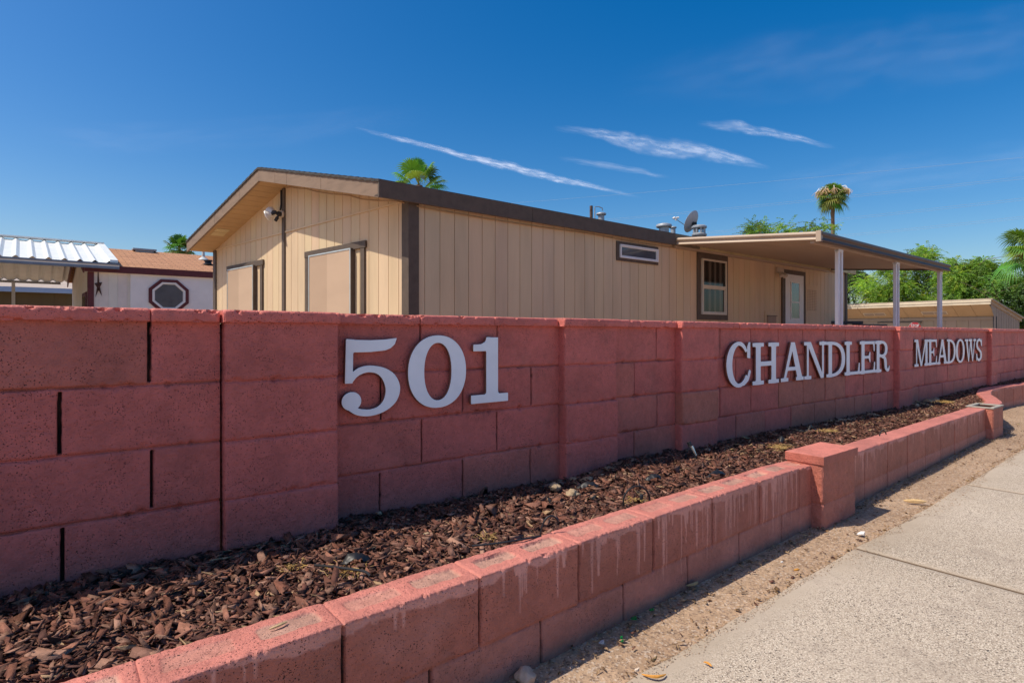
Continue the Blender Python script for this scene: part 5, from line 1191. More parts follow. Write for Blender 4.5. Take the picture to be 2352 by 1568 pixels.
def desert_tree(x, y, h, lumps, n_spray, label, seed, green=(.20, .34, .06), droop=.5, group="feathery green trees beyond the patio cover", leafs=(.045, .15)):
    rs = np.random.RandomState(seed); random.seed(seed)
    t = empty("feathery_tree", (x, y, 0), label, "tree", group)
    k = MB(); base = Vector((x, y, 0)); fork = base+Vector((0, 0, h*.22)); k.tube([base-Vector((0, 0, .05)), base+Vector((.05, 0, h*.1)), fork], [.16, .13, .11], 8)
    ends = []
    for (cx, cy, cz_, rx, ry, rz_) in lumps:
        c = Vector((x+cx, y+cy, cz_))
        for i in range(3):
            e = c+Vector((rs.normal()*rx*.45, rs.normal()*ry*.45, rs.normal()*rz_*.3)); mid = fork.lerp(e, .5)+Vector((rs.normal()*.15, rs.normal()*.15, .15)); k.tube([fork, mid, e], [.075, .045, .018], 6); ends.append(e)
            for _ in range(4):
                f = e+Vector((rs.normal()*rx*.5, rs.normal()*ry*.5, abs(rs.normal())*rz_*.5)); k.tube([mid.lerp(e, .6), e.lerp(f, .5)+Vector((0, 0, .08)), f], [.02, .014, .006], 5)
    k.build("trunk", M_BARK, t, smooth=True)
    L = np.array(lumps); wgt = (L[:, 3]*L[:, 5]*L[:, 4])**.7; wgt /= wgt.sum(); sub = []
    for l in L:
        for _ in range(13):
            dd = rs.normal(size=3); dd /= np.linalg.norm(dd); f = rs.uniform(.35, 1.0); sub.append(list(l[:3]+dd*l[3:6]*f)+list(l[3:6]*rs.uniform(.20, .42)))
    wl = np.repeat(wgt, 13)*rs.uniform(.4, 1.6, len(sub)); wl /= wl.sum(); L = np.array(sub); li = rs.choice(len(L), n_spray, p=wl); Lp = L[li]
    d = rs.normal(size=(n_spray, 3)); d /= np.linalg.norm(d, axis=1)[:, None]; rad = rs.uniform(.1, 1, (n_spray, 1))**.6; rad *= (1+.22*rs.normal(size=(n_spray, 1))*(rs.rand(n_spray, 1) < .35))
    P = Lp[:, :3]+d*Lp[:, 3:6]*rad+np.array([x, y, 0])
    # gaps: drop sprays where a coarse noise is low
    keep = (vnoise(P[:, 0]*1.3+P[:, 1]*.8, P[:, 2]*1.7, seed) > .28) | (rs.rand(n_spray) < .25); P = P[keep]; d = d[keep]; n = len(P)
    D = d*np.array([1, 1, .35])+rs.normal(size=(n, 3))*.45; D[:, 2] += .12; D /= np.linalg.norm(D, axis=1)[:, None]
    ln = rs.uniform(.35, .85, n); nl = 12; V = []; cc = []
    clump = (.45+1.0*lattice(li[keep]*1.7, li[keep]*.3, seed)); yel = rs.rand(n)
    side = np.cross(D, np.array([0, 0, 1.])); side /= (np.linalg.norm(side, axis=1)[:, None]+1e-6)
    for i in range(nl):
        q = (i+.5)/nl; c = P+D*(ln*q)[:, None]; c[:, 2] -= droop*ln*q*q
        for sgn in (-1, 1):
            ld = side*sgn*.8+D*.5+rs.normal(size=(n, 3))*.25; ld[:, 2] -= .15; ld /= np.linalg.norm(ld, axis=1)[:, None]
            w = rs.uniform(leafs[0]*.6, leafs[0], n)[:, None]; l_ = rs.uniform(leafs[1]*.6, leafs[1], n)[:, None]*(1-.4*q)
            wd = np.cross(ld, rs.normal(size=(n, 3))); wd /= np.linalg.norm(wd, axis=1)[:, None]
            V.append(np.stack([c, c+ld*l_*.5+wd*w*.5, c+ld*l_, c+ld*l_*.5-wd*w*.5], 1))
            g = np.array(green)[None]*clump[:, None]*rs.uniform(.75, 1.25, (n, 1)); g = g*np.where(yel[:, None] > .80, np.array([[1.5, 1.1, .9]]), np.where(yel[:, None] < .25, np.array([[.8, .75, 1.3]]), 1)); cc.append(np.repeat(g[:, None], 4, 1))
    V = np.concatenate(V, 0).reshape(-1, 3); C_ = np.concatenate(cc, 0).reshape(-1, 3)
    np_mesh("crown", V, np.arange(len(V)).reshape(-1, 4), M_LEAF, t, C_)
    return t
def PX(u, v, Y): return ((u-1176)/F*Y, Y, H+(HV-v)/F*Y)
def tree_px(Y, lumps_px, n, label, seed, **kw):
    s_ = Y/F; us = [l[0] for l in lumps_px]; u0 = sum(us)/len(us); x0 = (u0-1176)*s_; L = []
    for (u, v, ru, rv) in lumps_px: L.append(((u-u0)*s_, random.uniform(-.6, .6), H+(HV-v)*s_, ru*s_, ru*s_*.9, rv*s_))
    return desert_tree(x0, Y, max(l[2] for l in L), L, n, label, seed, **kw)
tree_px(27, [(1735, 545, 38, 28), (1790, 535, 45, 34), (1850, 540, 40, 32), (1785, 575, 85, 30)], 1100, "airy feathery tree whose wispy top rises over the patio cover edge beside the tall palm", 3, droop=.3)
tree_px(34, [(1935, 660, 62, 55), (1890, 690, 60, 60), (1975, 690, 32, 50)], 2600, "dull green drooping tree between the house end and the first gap of sky", 5, green=(.17, .27, .09), droop=1.1)
tree_px(30, [(2110, 600, 42, 42), (2060, 660, 62, 50), (2140, 640, 62, 60), (2020, 705, 45, 30), (2110, 710, 95, 45)], 5400, "bright green feathery tree with a pointed leader behind the right patio posts", 7, green=(.23, .37, .055))
tree_px(27, [(2215, 630, 55, 40), (2190, 690, 65, 50), (2255, 670, 50, 45), (2215, 735, 75, 35)], 5200, "light green feathery tree above the shed roof", 9, green=(.20, .34, .055))
tree_px(25, [(2330, 665, 62, 42), (2290, 690, 62, 42), (2370, 640, 60, 50), (2340, 735, 70, 45), (2400, 700, 50, 60)], 4000, "darker green dense tree at the right edge behind the shed and palm", 11, green=(.14, .26, .06))
tree_px(38, [(2440, 660, 60, 60), (2510, 680, 70, 70)], 1500, "green tree farther right beyond the palm", 13)

def palm(c, rad, n_leaf, trunk_r, label, seed, e0=-60, e1=75, flowers=0, skirt=0, leafsize=1.0, az=None, seg=30, tc_=(.20, .13, .085), green=(.10, .19, .035), group=None, frond_list=None):
    rs = random.Random(seed); C = Vector(c); t = empty("fan_palm", (C.x, C.y, 0), label, "palm tree", group)
    k = MB(); nseg = 26; pts = []; rr = []
    for i in range(nseg+1):
        q = i/nseg; pts.append((C.x+.05*math.sin(q*3), C.y, q*(C.z-.05))); rr.append(trunk_r*(1.15-.2*q)*(1.05 if i % 2 else .97))
    k.tube(pts, rr, 10, (1, 1, 1)); k.build("trunk", simple("palm_bark_"+label.split()[0], tc_, .95, .3, 14, .8, 25, .02, stretch=(1, 1, 4)), t, smooth=True)
    V = []; T = []; CC = []
    def frond(az_, el, R_, pet, dead=False, droop=.35):
        d = Vector((math.cos(az_)*math.cos(el), math.sin(az_)*math.cos(el), math.sin(el)))
        side = d.cross(Vector((0, 0, 1))); side = side.normalized() if side.length > .05 else Vector((1, 0, 0)); nrm = side.cross(d)
        tw = rs.uniform(-.5, .5); side, nrm = side*math.cos(tw)+nrm*math.sin(tw), nrm*math.cos(tw)-side*math.sin(tw)
        hub = C+d*pet-Vector((0, 0, .10*pet*pet)); col = (.30, .20, .09) if dead else tuple(g*rs.uniform(.7, 1.35) for g in green)
        ps = side*(.022*R_/.6); b = len(V); V.extend([C+ps, C-ps, hub-ps*.6, hub+ps*.6]); T.extend([(b, b+1, b+2), (b, b+2, b+3)]); CC.extend([(.22, .24, .07)]*4)
        spread = R(118)
        for i in range(seg):
            a = -spread+2*spread*(i+.5)/seg; ha = spread/seg; L = R_*(1-.20*abs(a/spread)**2)*rs.uniform(.9, 1.06)
            dirs = [d*math.cos(a+s_*ha)+side*math.sin(a+s_*ha) for s_ in (-1, 0, 1)]
            fold = nrm*(.10*R_) ; cup = nrm*(-.0)
            def P_(dr, f, dz): return hub+dr*(L*f)+nrm*(-.22*L*(f**2)*(a/spread)**2)-Vector((0, 0, droop*L*max(0, f-.55)**1.5*2.2+dz))
            mid = rs.uniform(.50, .60); b = len(V)
            V.extend([hub, P_(dirs[0], mid, 0), P_(dirs[1], mid, -.012*R_*2), P_(dirs[2], mid, 0)]); T.extend([(b, b+1, b+2), (b, b+2, b+3)])
            m0 = P_(dirs[0]*.75+dirs[1]*.25, .8, 0); m1 = P_(dirs[2]*.75+dirs[1]*.25, .8, 0); tip = P_(dirs[1], 1.0, rs.uniform(0, .12)*R_)
            V.extend([m0.lerp(m1, .28), m0.lerp(m1, .72), tip]); T.extend([(b+1, b+4, b+2), (b+2, b+5, b+3), (b+4, b+5, b+2), (b+4, b+6, b+5)])
            s_ = rs.uniform(.85, 1.15); cl = [tuple(x*s_ for x in col)]*4; tp = tuple(x*s_*1.15+.02 for x in col); CC.extend(cl+[tp]*3)
    if frond_list:
        for (a, e, r_, p_) in frond_list: frond(R(a), R(e), r_, p_)
    for i in range(n_leaf):
        a = i*2.39996+rs.uniform(-.3, .3); e = R(e0+(e1-e0)*((i+.5)/n_leaf)**.8+rs.uniform(-8, 8)); frond(a, e, rad*.62*leafsize*rs.uniform(.85, 1.1), rad*.52*rs.uniform(.85, 1.1), droop=.4 if e > 0 else .7)
    for i in range(skirt):
        frond(i*2.4, R(-78+rs.uniform(-6, 8)), rad*.55, rad*.18, True, .1)
    np_mesh("crown", V, np.zeros((0, 4)), M_PALM, t, CC, T=T)
    if flowers:
        k = MB()
        for i in range(flowers):
            a = i*6.283/flowers+rs.uniform(-.3, .3); d = Vector((math.cos(a), math.sin(a), 0))
            p = [C+d*(rad*f)+Vector((0, 0, rad*z)) for f, z in ((0, .1), (.4, .55), (.8, .55), (1.0, .25))]; k.tube(p, [.03, .02, .015, .006], 4)
            for j in range(26):
                q = rs.uniform(.3, 1); b = p[1].lerp(p[3], q)+Vector((0, 0, .08)); e = b+Vector((rs.gauss(0, .12), rs.gauss(0, .12), -rs.uniform(.15, .42)))*rad; k.tube([b, b.lerp(e, .5)+Vector((.03, 0, .03)), e], .012, 3, rs.choice([(.62, .42, .22), (.50, .30, .15), (.66, .50, .32)]))
        k.build("flower_stalks", simple("palm_flower", None, .9, .2, 9, 0), t)
    return t
palm(PX(1912, 452, 48), 1.30, 44, .14, "tall slender fan palm with tan flower stalks above the patio cover", 4, e0=-62, e1=82, flowers=14, skirt=12, seg=18, green=(.13, .22, .035))
palm(PX(962, 424, 26), 1.35, 12, .18, "green fan palm whose crown shows over the beige home's roof ridge line", 12, e0=-5, e1=85, seg=26, leafsize=.9, green=(.14, .26, .04), frond_list=[(178, 28, .60, .72), (165, 50, .52, .80), (100, 74, .52, .86), (255, 80, .50, .92), (20, 62, .58, .92), (2, 14, .58, .85), (190, 2, .50, .62), (345, -4, .5, .75)])
palm(PX(412, 573, 50), 1.45, 26, .2, "fan palm crown rising behind the tan roof of the white house", 16, e0=-35, e1=85, skirt=8, seg=18, green=(.09, .18, .035))
palm(PX(2396, 580, 17), 1.15, 14, .15, "large fan palm cut by the right edge with round spread fronds", 21, e0=-30, e1=60, seg=34, leafsize=1.05, skirt=5, green=(.12, .21, .03),
     frond_list=[(175, 38, .60, .80), (185, 12, .52, .72), (200, 0, .52, .66), (215, -18, .50, .62)])
# ------------------------------------------------------------------ power lines
M_WIRE = simple("aluminium_wire", (.34, .38, .44), .5, 0, 5, 0)
lines = [((1290, 462), (2400, 367)), ((1500, 505), (2400, 413)), ((1600, 547), (2400, 461)), ((1900, 552), (2400, 504)), ((2150, 610), (2400, 586))]
names = ["highest", "second highest", "middle", "second lowest", "lowest"]
for i, (a, b) in enumerate(lines):
    A = Vector(PX(a[0]-300, a[1]+18, 120)); B = Vector(PX(b[0]+200, b[1]-30, 70)); mb = MB()
    for off in ((0, .0), (.0, .28)) if i in (1, 2, 3) else ((0, 0),):
        pts = []
        for j in range(25):
            q = j/24; p = A.lerp(B, q); p.z -= 1.2*4*q*(1-q)*.35-off[1]; pts.append(p)
        mb.tube(pts, .011, 4)
    tag(mb.build("power_line", M_WIRE, origin=A), f"thin grey power line, {names[i]} of the wires crossing the sky at right", "power line", "overhead wires in the sky at right")
# ------------------------------------------------------------------ clouds (thin ice streaks, far away)
def cloud_mat(name, dens, sc_):
    m, nt, b, out = new_mat(name); tc = nt.nodes.new("ShaderNodeTexCoord"); at = nd(nt, "ShaderNodeVertexColor", layer_name="Col"); sp_ = nt.nodes.new("ShaderNodeSeparateColor"); nt.links.new(at.outputs[0], sp_.inputs[0])
    uv = nd(nt, "ShaderNodeUVMap"); uv.uv_map = "UVMap"; mp = nd(nt, "ShaderNodeMapping"); mp.inputs["Scale"].default_value = (sc_*1.2, 3.4, 1); mp.inputs["Rotation"].default_value = (0, 0, .10); nt.links.new(uv.outputs[0], mp.inputs[0])
    n = noise(nt, mp.outputs[0], 1.0, 9, .74); r = ramp(nt, n.outputs[0], [(.25, .8), (.75, 1.0)])
    mu = nd(nt, "ShaderNodeMath", operation="MULTIPLY"); nt.links.new(r.outputs[0], mu.inputs[0]); nt.links.new(sp_.outputs[0], mu.inputs[1]); mu2 = nd(nt, "ShaderNodeMath", operation="MULTIPLY"); nt.links.new(mu.outputs[0], mu2.inputs[0]); mu2.inputs[1].default_value = dens
    tr = nt.nodes.new("ShaderNodeBsdfTransparent"); df = nt.nodes.new("ShaderNodeBsdfDiffuse"); df.inputs[0].default_value = (.95, .95, .95, 1); tl = nt.nodes.new("ShaderNodeBsdfTranslucent"); tl.inputs[0].default_value = (.95, .95, .95, 1)
    ad = nt.nodes.new("ShaderNodeAddShader"); nt.links.new(df.outputs[0], ad.inputs[0]); nt.links.new(tl.outputs[0], ad.inputs[1]); mx = nt.nodes.new("ShaderNodeMixShader"); nt.links.new(mu2.outputs[0], mx.inputs[0]); nt.links.new(tr.outputs[0], mx.inputs[1]); nt.links.new(ad.outputs[0], mx.inputs[2]); nt.links.new(mx.outputs[0], out.inputs[0]); return m
def cloud(path, label, dens, sc_=9, alt=3500):
    """path: (u, v, half width, strength); laid as a sheet at one altitude"""
    nn = 260; m_ = 33; V = []; C_ = []; UVc = []
    P = np.array(path, float); tq = np.linspace(0, len(P)-1, nn)
    for i, q in enumerate(tq):
        u, v, hw, st_ = [np.interp(q, range(len(P)), P[:, j]) for j in range(4)]
        for j in range(m_):
            e = -1+2*j/(m_-1); vv = v+hw*e; Yc = (alt-H)*F/(HV-vv); V.append(((u-1176)/F*Yc, Yc, alt)); env = st_*min(1, i/50, (nn-1-i)/50); C_.append((env, e, q)); UVc.append((q/(len(P)-1), (e+1)/2))
    A = np.array(C_); e = A[:, 1]; q = A[:, 2]*sc_/9; sd = len(path)+path[0][0]; w1 = (fbm(q*1.0, e*0, 2.0, sd, 4)-.5)*.7+(fbm(q, e, 3.0, sd+2, 3)-.5)*.5; ee = e+w1; body = np.clip(1-ee*ee*1.15, 0, 1)**1.8*np.clip((1-np.abs(e))*4, 0, 1)
    fib = fbm(q*1.5+e*.4, e*1.6-q*.10, 2.6, sd+5, 5); fib2 = fbm(q*7+e*1.6, e*2.0, 3.0, sd+9, 4); al = A[:, 0]*body*(.30+.70*np.clip((fib-.32)*2.4, 0, 1))*(.7+.4*fib2); C_ = np.repeat(al[:, None], 3, 1)
    Q = grid_quads(nn, m_); o = np_mesh("cloud", V, Q, cloud_mat("ice_cloud", dens, sc_), None, C_, True, origin=V[0]); uvl = o.data.uv_layers.new(name="UVMap")
    vi = np.zeros(len(o.data.loops), np.int32); o.data.loops.foreach_get("vertex_index", vi); uvl.data.foreach_set("uv", np.array(UVc, np.float32)[vi].ravel()); o.visible_shadow = True
    return tag(o, label, "cloud", "thin ice clouds in the blue sky")
cloud([(810, 293, 5.5, .5), (900, 315, 8.2, .7), (1000, 340, 8.2, .75), (1100, 365, 12.3, 1), (1200, 390, 13.7, 1.1), (1290, 412, 10.9, 1), (1380, 432, 6.9, .8), (1475, 455, 4.1, .5)], "long thin white streak of cloud running down right above the beige roof", .5, 12)
cloud([(1270, 293, 9.5, .5), (1360, 306, 15.0, .8), (1450, 324, 27.3, .95), (1530, 338, 30.0, 1), (1620, 352, 25.9, 1), (1700, 368, 16.4, .9), (1770, 385, 6.9, .6)], "widest brightest white cloud streak in the middle right of the sky", .34, 8)
cloud([(1600, 284, 9.5, .4), (1690, 290, 19.1, .7), (1760, 303, 13.7, .7), (1840, 320, 10.9, .8), (1920, 340, 6.9, .6)], "short white cloud streak right of the widest one", .34, 9)
cloud([(1280, 362, 8.2, .3), (1380, 378, 10.9, .5), (1470, 394, 9.5, .6), (1540, 408, 5.5, .4)], "faint small cloud streak below the widest one", .28, 9)
cloud([(1400, 200, 60, .3), (1800, 160, 110, .6), (2150, 110, 110, .7), (2600, 60, 90, .7)], "faint broad veil of cloud high at the upper right", .055, 9)
cloud([(40, 300, 40, .3), (300, 320, 50, .5), (700, 300, 50, .4), (1000, 260, 40, .2)], "faint broad veil of cloud at the left of the sky", .05, 8)
cloud([(1750, 440, 40, .3), (2050, 400, 60, .5), (2600, 340, 80, .6)], "faint broad veil of cloud above the right-hand trees", .09, 9)
# ------------------------------------------------------------------ small things
def from_px(u, v, zl):                     # pixel -> point on the level plane zl (relative to the eye)
    Y = -zl*F/(v-HV); return Vector(((u-1176)/F*Y, Y, H+zl))
def s_of(p): return p.x*DX+p.y*DY
def m_of(p): return -(p.x*NX+p.y*NY)
M_ROCK = simple("tan_clod", None, .95, .2, 30, .9, 60, .01)
def rock(p, r, col, label, group, seed, flat=.6, cat="stone"):
    import bmesh
    rs = random.Random(seed); bm = bmesh.new(); bmesh.ops.create_icosphere(bm, subdivisions=3, radius=1)
    a = [rs.uniform(-9, 9) for _ in range(3)]; sx, sy, sz = rs.uniform(.8, 1.25), rs.uniform(.7, 1.1), flat*rs.uniform(.8, 1.25)
    from mathutils import noise as mn
    for v in bm.verts:
        q = v.co.copy(); n = mn.noise(q*1.3+Vector(a))*.45+mn.noise(q*3.1+Vector(a))*.2+mn.noise(q*8+Vector(a))*.08
        v.co = Vector((q.x*sx, q.y*sy, q.z*sz))*(1+n)*r
    bmesh.ops.rotate(bm, verts=bm.verts, matrix=Matrix.Rotation(rs.uniform(0, 6.28), 3, "Z"))
    me = bpy.data.meshes.new("stone"); bm.to_mesh(me); bm.free(); at = me.color_attributes.new("Col", "FLOAT_COLOR", "POINT"); at.data.foreach_set("color", np.tile(np.array(list(col)+[1], np.float32), len(me.vertices)))
    for pl_ in me.polygons: pl_.use_smooth = True
    o = link("stone", me, M_ROCK, None, (p[0], p[1], p[2]+r*flat*.25)); return tag(o, label, cat, group)
# loose clods along the foot of the wall, thick at some spots
RG_ = "tan clods and stones along the foot of the block wall"; rs = random.Random(5)
TAN = [(.36, .25, .155), (.30, .20, .13), (.40, .29, .19), (.24, .17, .11)]
spots = [((2.05, 2.75), 34, (.012, .035), "near the second pilaster"), ((.95, 1.6), 14, (.008, .020), "below the house number"), ((5.0, 6.0), 24, (.018, .045), "below the end of the longer word"), ((3.9, 4.9), 12, (.015, .032), "below the start of the longer word"), ((7.1, 7.9), 9, (.02, .06), "below the far word"), ((2.9, 3.6), 7, (.012, .028), "at the foot of the third pilaster")]
for (a, b), n, (r0, r1), where in spots:
    for i in range(n):
        s = rs.uniform(a, b); m = WM-.02-(abs(rs.gauss(0, .09))+.01)-(.05 if 2.09 < s < 2.5 or 3.09 < s < 3.5 else 0); q = (WM-m)/(WM-float(poly_interp(PATH, s))-TH)
        r = rs.uniform(r0, r1); big = "large" if r > (r0+r1)/2 else "small"
        rock(W(s, m, H+float(bed_z(np.array(s), np.array(q)))-.004), r, rs.choice(TAN), f"{big} tan clod lying against the block wall {where}", RG_, i+int(a*100))
big_rocks = [(983, 1234, .024, "lump of tan caliche on the mulch near the planter edge, nearest the camera"), (1275, 1120, .026, "knobbly tan stone in front of the second pilaster, left of a pair"), (1315, 1136, .034, "largest knobbly tan stone in front of the second pilaster, right of a pair"), (870, 1180, .014, "small tan stone in the shade below the numeral 5")]
for i, (u, v, r, lb) in enumerate(big_rocks): p = from_px(u, v, -.745); rock(p, r, (.40, .29, .18), lb, None, 70+i)
p = from_px(1208, 1555, -1.02); rock(p, .030, (.50, .36, .27), "smooth pinkish stone on the bare soil at the bottom of the frame", None, 99, .7)
# black drip tubes
def tube_thing(pts, r, label, mat=None, name="drip_tube", cat="irrigation tube"):
    P = [from_px(u, v, z) for u, v, z in pts]; Q = []
    for i in range(len(P)-1):
        a = P[max(i-1, 0)]; b = P[i]; c = P[i+1]; d = P[min(i+2, len(P)-1)]
        for t in (0, .25, .5, .75): Q.append(.5*((2*b)+(c-a)*t+(2*a-5*b+4*c-d)*t*t+(-a+3*b-3*c+d)*t**3))
    Q.append(P[-1]); k = MB(); k.tube(Q, r, 8); return tag(k.build(name, mat or M_BLACK, smooth=True, origin=P[0]), label, cat)
tube_thing([(1084, 1253, -.700), (1150, 1246, -.692), (1205, 1237, -.692), (1242, 1230, -.700)], .0035, "straight thin black drip tube lying on the mulch below the second pilaster")
def arc_tube(u, v, rad, hgt, label, a0=0, a1=180, r=.0035, yaw=.3, zl=-.712):
    c = from_px(u, v, zl); k = MB(); P = [c+Vector((math.cos(yaw)*rad*math.cos(R(a)), math.sin(yaw)*rad*math.cos(R(a)), hgt*math.sin(R(a)))) for a in np.linspace(a0, a1, 22)]; k.tube(P, r, 8); return tag(k.build("drip_tube", M_BLACK, smooth=True, origin=c), label, "irrigation tube")
arc_tube(1265, 1232, .038, .072, "thin black drip tube hooped out of the mulch beside the straight tube", 40, 180)
arc_tube(1462, 1150, .062, .062, "looped black drip tube with an emitter, right of the tan stones", -20, 200, .004)
p = from_px(1473, 1153, -.73); k = MB(); k.lathe([(.006, 0), (.008, .01), (.008, .03), (.005, .034)], p, n=10); tag(k.build("drip_emitter", M_BLACK, smooth=True, origin=p), "short black drip emitter standing inside the looped tube", "drip emitter")
tube_thing([(723, 1297, -.706), (780, 1303, -.698), (835, 1311, -.698), (850, 1322, -.706)], .004, "grey-black drip tube on the mulch below the first pilaster")
arc_tube(2028, 1003, .03, .045, "small black drip tube hoop in the far mulch beyond the capped pier", 20, 170, .004)
def scrap(u, v, L, Wd, label, yaw, seed, col=M_BLACK, zl=-.715, hump=.03, name="plastic_scrap", cat="plastic scrap"):
    rs = random.Random(seed); c = from_px(u, v, zl); V = []; n, m_ = 12, 5
    for i in range(n):
        for j in range(m_):
            a = (i/(n-1)-.5)*L*(1-.15*abs(j-2)); b = (j/(m_-1)-.5)*Wd*(1-abs(i/(n-1)-.5)*.9); z = hump*math.sin(i/(n-1)*3.1)*(1-.5*abs(j-2)/2)+rs.gauss(0, .003)
            V.append((c.x+a*math.cos(yaw)-b*math.sin(yaw), c.y+a*math.sin(yaw)+b*math.cos(yaw), c.z+z))
    V2 = [(x, y, z-.0015) for x, y, z in V]; o = np_mesh(name, np.array(V+V2), np.vstack([grid_quads(n, m_), grid_quads(n, m_, n*m_, True)]), col, None, None, True, origin=c); return tag(o, label, cat)
scrap(815, 1290, .10, .045, "torn black weed cloth flap on the mulch near the first pilaster", .5, 1)
scrap(1352, 1118, .12, .04, "black plastic scrap in the shade at the foot of the second pilaster", .2, 2)
scrap(1500, 1100, .10, .05, "black plastic scrap poking from the mulch right of the second pilaster", .4, 3)
scrap(1645, 1092, .14, .03, "long black plastic strip by the planter edge below the third pilaster", .5, 4)
scrap(1795, 1012, .06, .04, "small grey plastic scrap beyond the capped pier", .9, 5)
scrap(1862, 985, .05, .02, "tiny dark scrap in yellow straw behind the capped pier", .3, 6)
# tilted solar path stake
st_ = empty("path_light_stake", from_px(1605, 1060, -.745), "tilted silver and black garden light stake in front of the third pilaster", "garden stake")
a = from_px(1606, 1066, -.765); b = a+Vector((-.055, .02, .125)); dd = (b-a).normalized()
k = MB(); k.tube([a, a+dd*.05, b-dd*.035], [.003, .0045, .006], 8); k.build("stem", M_BLACK, st_, smooth=True)
k = MB(); k.tube([a+dd*.055+Vector((.006, -.006, 0)), b-dd*.025+Vector((.002, -.006, 0))], [.004, .011], 8); k.build("reflector", simple("chrome_plastic", (.55, .62, .65), .2, .1, 30, 0, metal=.8), st_, smooth=True)
k = MB(); k.tube([b-dd*.024, b], .012, 10); k.build("head", M_BLACK, st_, smooth=True)
# dry leaves, pods, litter
M_DRY = simple("dry_leaf", None, .8, .2, 40, .3, 80)
def pod(u, v, L, label, yaw, col, zl, curl=.3, w=.006, name="dry_pod", cat="seed pod", group=None):
    c = from_px(u, v, zl); P = []; rr = []
    for i in range(9):
        q = i/8-.5; a = q*L; b = curl*L*(q*q*4-.5)*.5; P.append(c+Vector((a*math.cos(yaw)-b*math.sin(yaw), a*math.sin(yaw)+b*math.cos(yaw), .004+.01*(1-4*q*q)*curl))); rr.append(w*(1-(2*q)**2*.8)+.0008)
    k = MB(); k.tube(P, rr, 6, col); return tag(k.build(name, M_DRY, smooth=True, origin=c), label, cat, group)
OR, TN, BR = (.62, .28, .05), (.55, .40, .20), (.28, .16, .09)
pod(1504, 1556, .07, "curled orange-brown pod lying across the pavement edge at the bottom", .0, OR, -1.012, .7, .004); pod(1626, 1527, .028, "short bright orange pod on the pavement", 2.2, OR, -1.010, .2, .003)
pod(1592, 1343, .07, "curled tan pod at the foot of the low planter wall, mid frame", .6, (.40, .28, .14), -1.02, .4); pod(1145, 1545, .06, "straw-coloured pod beside the smooth stone", .1, TN, -1.02, .2); pod(2102, 1152, .12, "long split tan palm sheath on the bare soil beyond the capped pier", -.25, (.62, .42, .20), -1.02, .1, .012)
pod(1830, 1310, .03, "small orange scrap near a pinkish stone by the pavement", .3, OR, -1.02, .1, .005); pod(1768, 1226, .014, "white cigarette butt on the bare soil", .6, (.75, .72, .66), -1.02, 0, .004, "cigarette_butt", "litter"); pod(1796, 1292, .016, "short pale stub near the pavement edge", .5, (.70, .66, .6), -1.02, 0, .004, "cigarette_butt", "litter")
pod(2340, 975, .05, "tan leaf fragment near the far curve", .3, TN, -1.02, .1); pod(640, 1440, .045, "pale curved twig on the mulch", .9, TN, -.70, .2, .003)
M_GRN = glass_mat("green_glass", (.0, .16, .04), .1)
def shard(u, v, r, label, seed, mat=M_GRN, zl=-1.022, name="glass_shard", cat="glass shard", grp="green broken glass on the soil"):
    rs = random.Random(seed); c = from_px(u, v, zl); n = 6; R0 = [(c.x+r*rs.uniform(.5, 1.1)*math.cos(i*6.283/n), c.y+r*rs.uniform(.4, .9)*math.sin(i*6.283/n), c.z) for i in range(n)]
    k = MB(); k.prism(R0, [(x, y, z+.006+.4*(x-c.x)) for x, y, z in R0]); return tag(k.build(name, mat, origin=c), label, cat, grp)
shard(1456, 1421, .016, "largest green glass shard in the shade of the low planter wall", 1); shard(1496, 1401, .009, "small green glass shard right of the largest one", 2); shard(1427, 1465, .007, "tiny bright green glass shard in the sun, upper of two", 3); shard(1430, 1473, .006, "tiny bright green glass shard in the sun, lower of two", 4)
M_LIT = simple("pale_litter", None, .8, .1, 20, 0)
for i, (u, v, r, cl, lb) in enumerate([(1977, 1226, .02, (.7, .68, .66), "crumpled white paper scrap on the soil right of the capped pier"), (1383, 1476, .012, (.42, .46, .5), "grey flat scrap on the soil near the green glass"), (1722, 1187+45, .009, (.55, .62, .6), "pale aqua scrap at the edge of the planter shadow"), (1462, 1540, .008, (.6, .5, .4), "tan chip at the bottom pavement edge")]):
    m_ = simple("litter", cl, .8, .05, 20, 0); shard(u, v, r, lb, 20+i, m_, -1.022, "litter_scrap", "litter", None)
# grouped uncountable ground litter
def soil_range(s): return poly_interp(PATH, s)-.004, poly_interp(EDGE, s)-.01
def flatz(s, m): return np.zeros_like(s)+.0
PEB = [(.50, .36, .25), (.40, .27, .18), (.58, .44, .32), (.28, .17, .12), (.46, .31, .21), (.60, .48, .37)]
tag(scatter_chips("pebbles", 8000, -1, 7.5, .002, .007, 5, tan=.03, lay=(-.001, .003), mrange=soil_range, zf=flatz, pal=PEB, flat=.3), kind="stuff", label="fine gravel and grit on the bare soil strip", cat="gravel")
tag(scatter_chips("pebbles", 5000, 7, 14, .005, .014, 6, tan=.1, lay=(-.001, .004), mrange=soil_range, zf=flatz, pal=PEB), kind="stuff", label="gravel on the far soil strip", cat="gravel")
tag(scatter_chips("wood_bits", 420, -1, 8, .010, .026, 7, tan=.3, lay=(0, .004), mrange=soil_range, zf=flatz, pal=[(.12, .05, .035), (.18, .08, .05), (.30, .18, .10)], flat=.2), kind="stuff", label="scattered bark bits on the bare soil strip", cat="wood bits")
tag(scatter_chips("dry_litter", 900, -1, 9, .006, .020, 8, tan=.2, lay=(0, .003), mrange=lambda s: (poly_interp(EDGE, s)+.05, poly_interp(EDGE, s)-.012), zf=lambda s, m: s*0+.001, pal=[(.34, .21, .10), (.24, .14, .07), (.42, .28, .14)], flat=.12), kind="stuff", label="dry leaf litter along the pavement edge", cat="leaf litter")
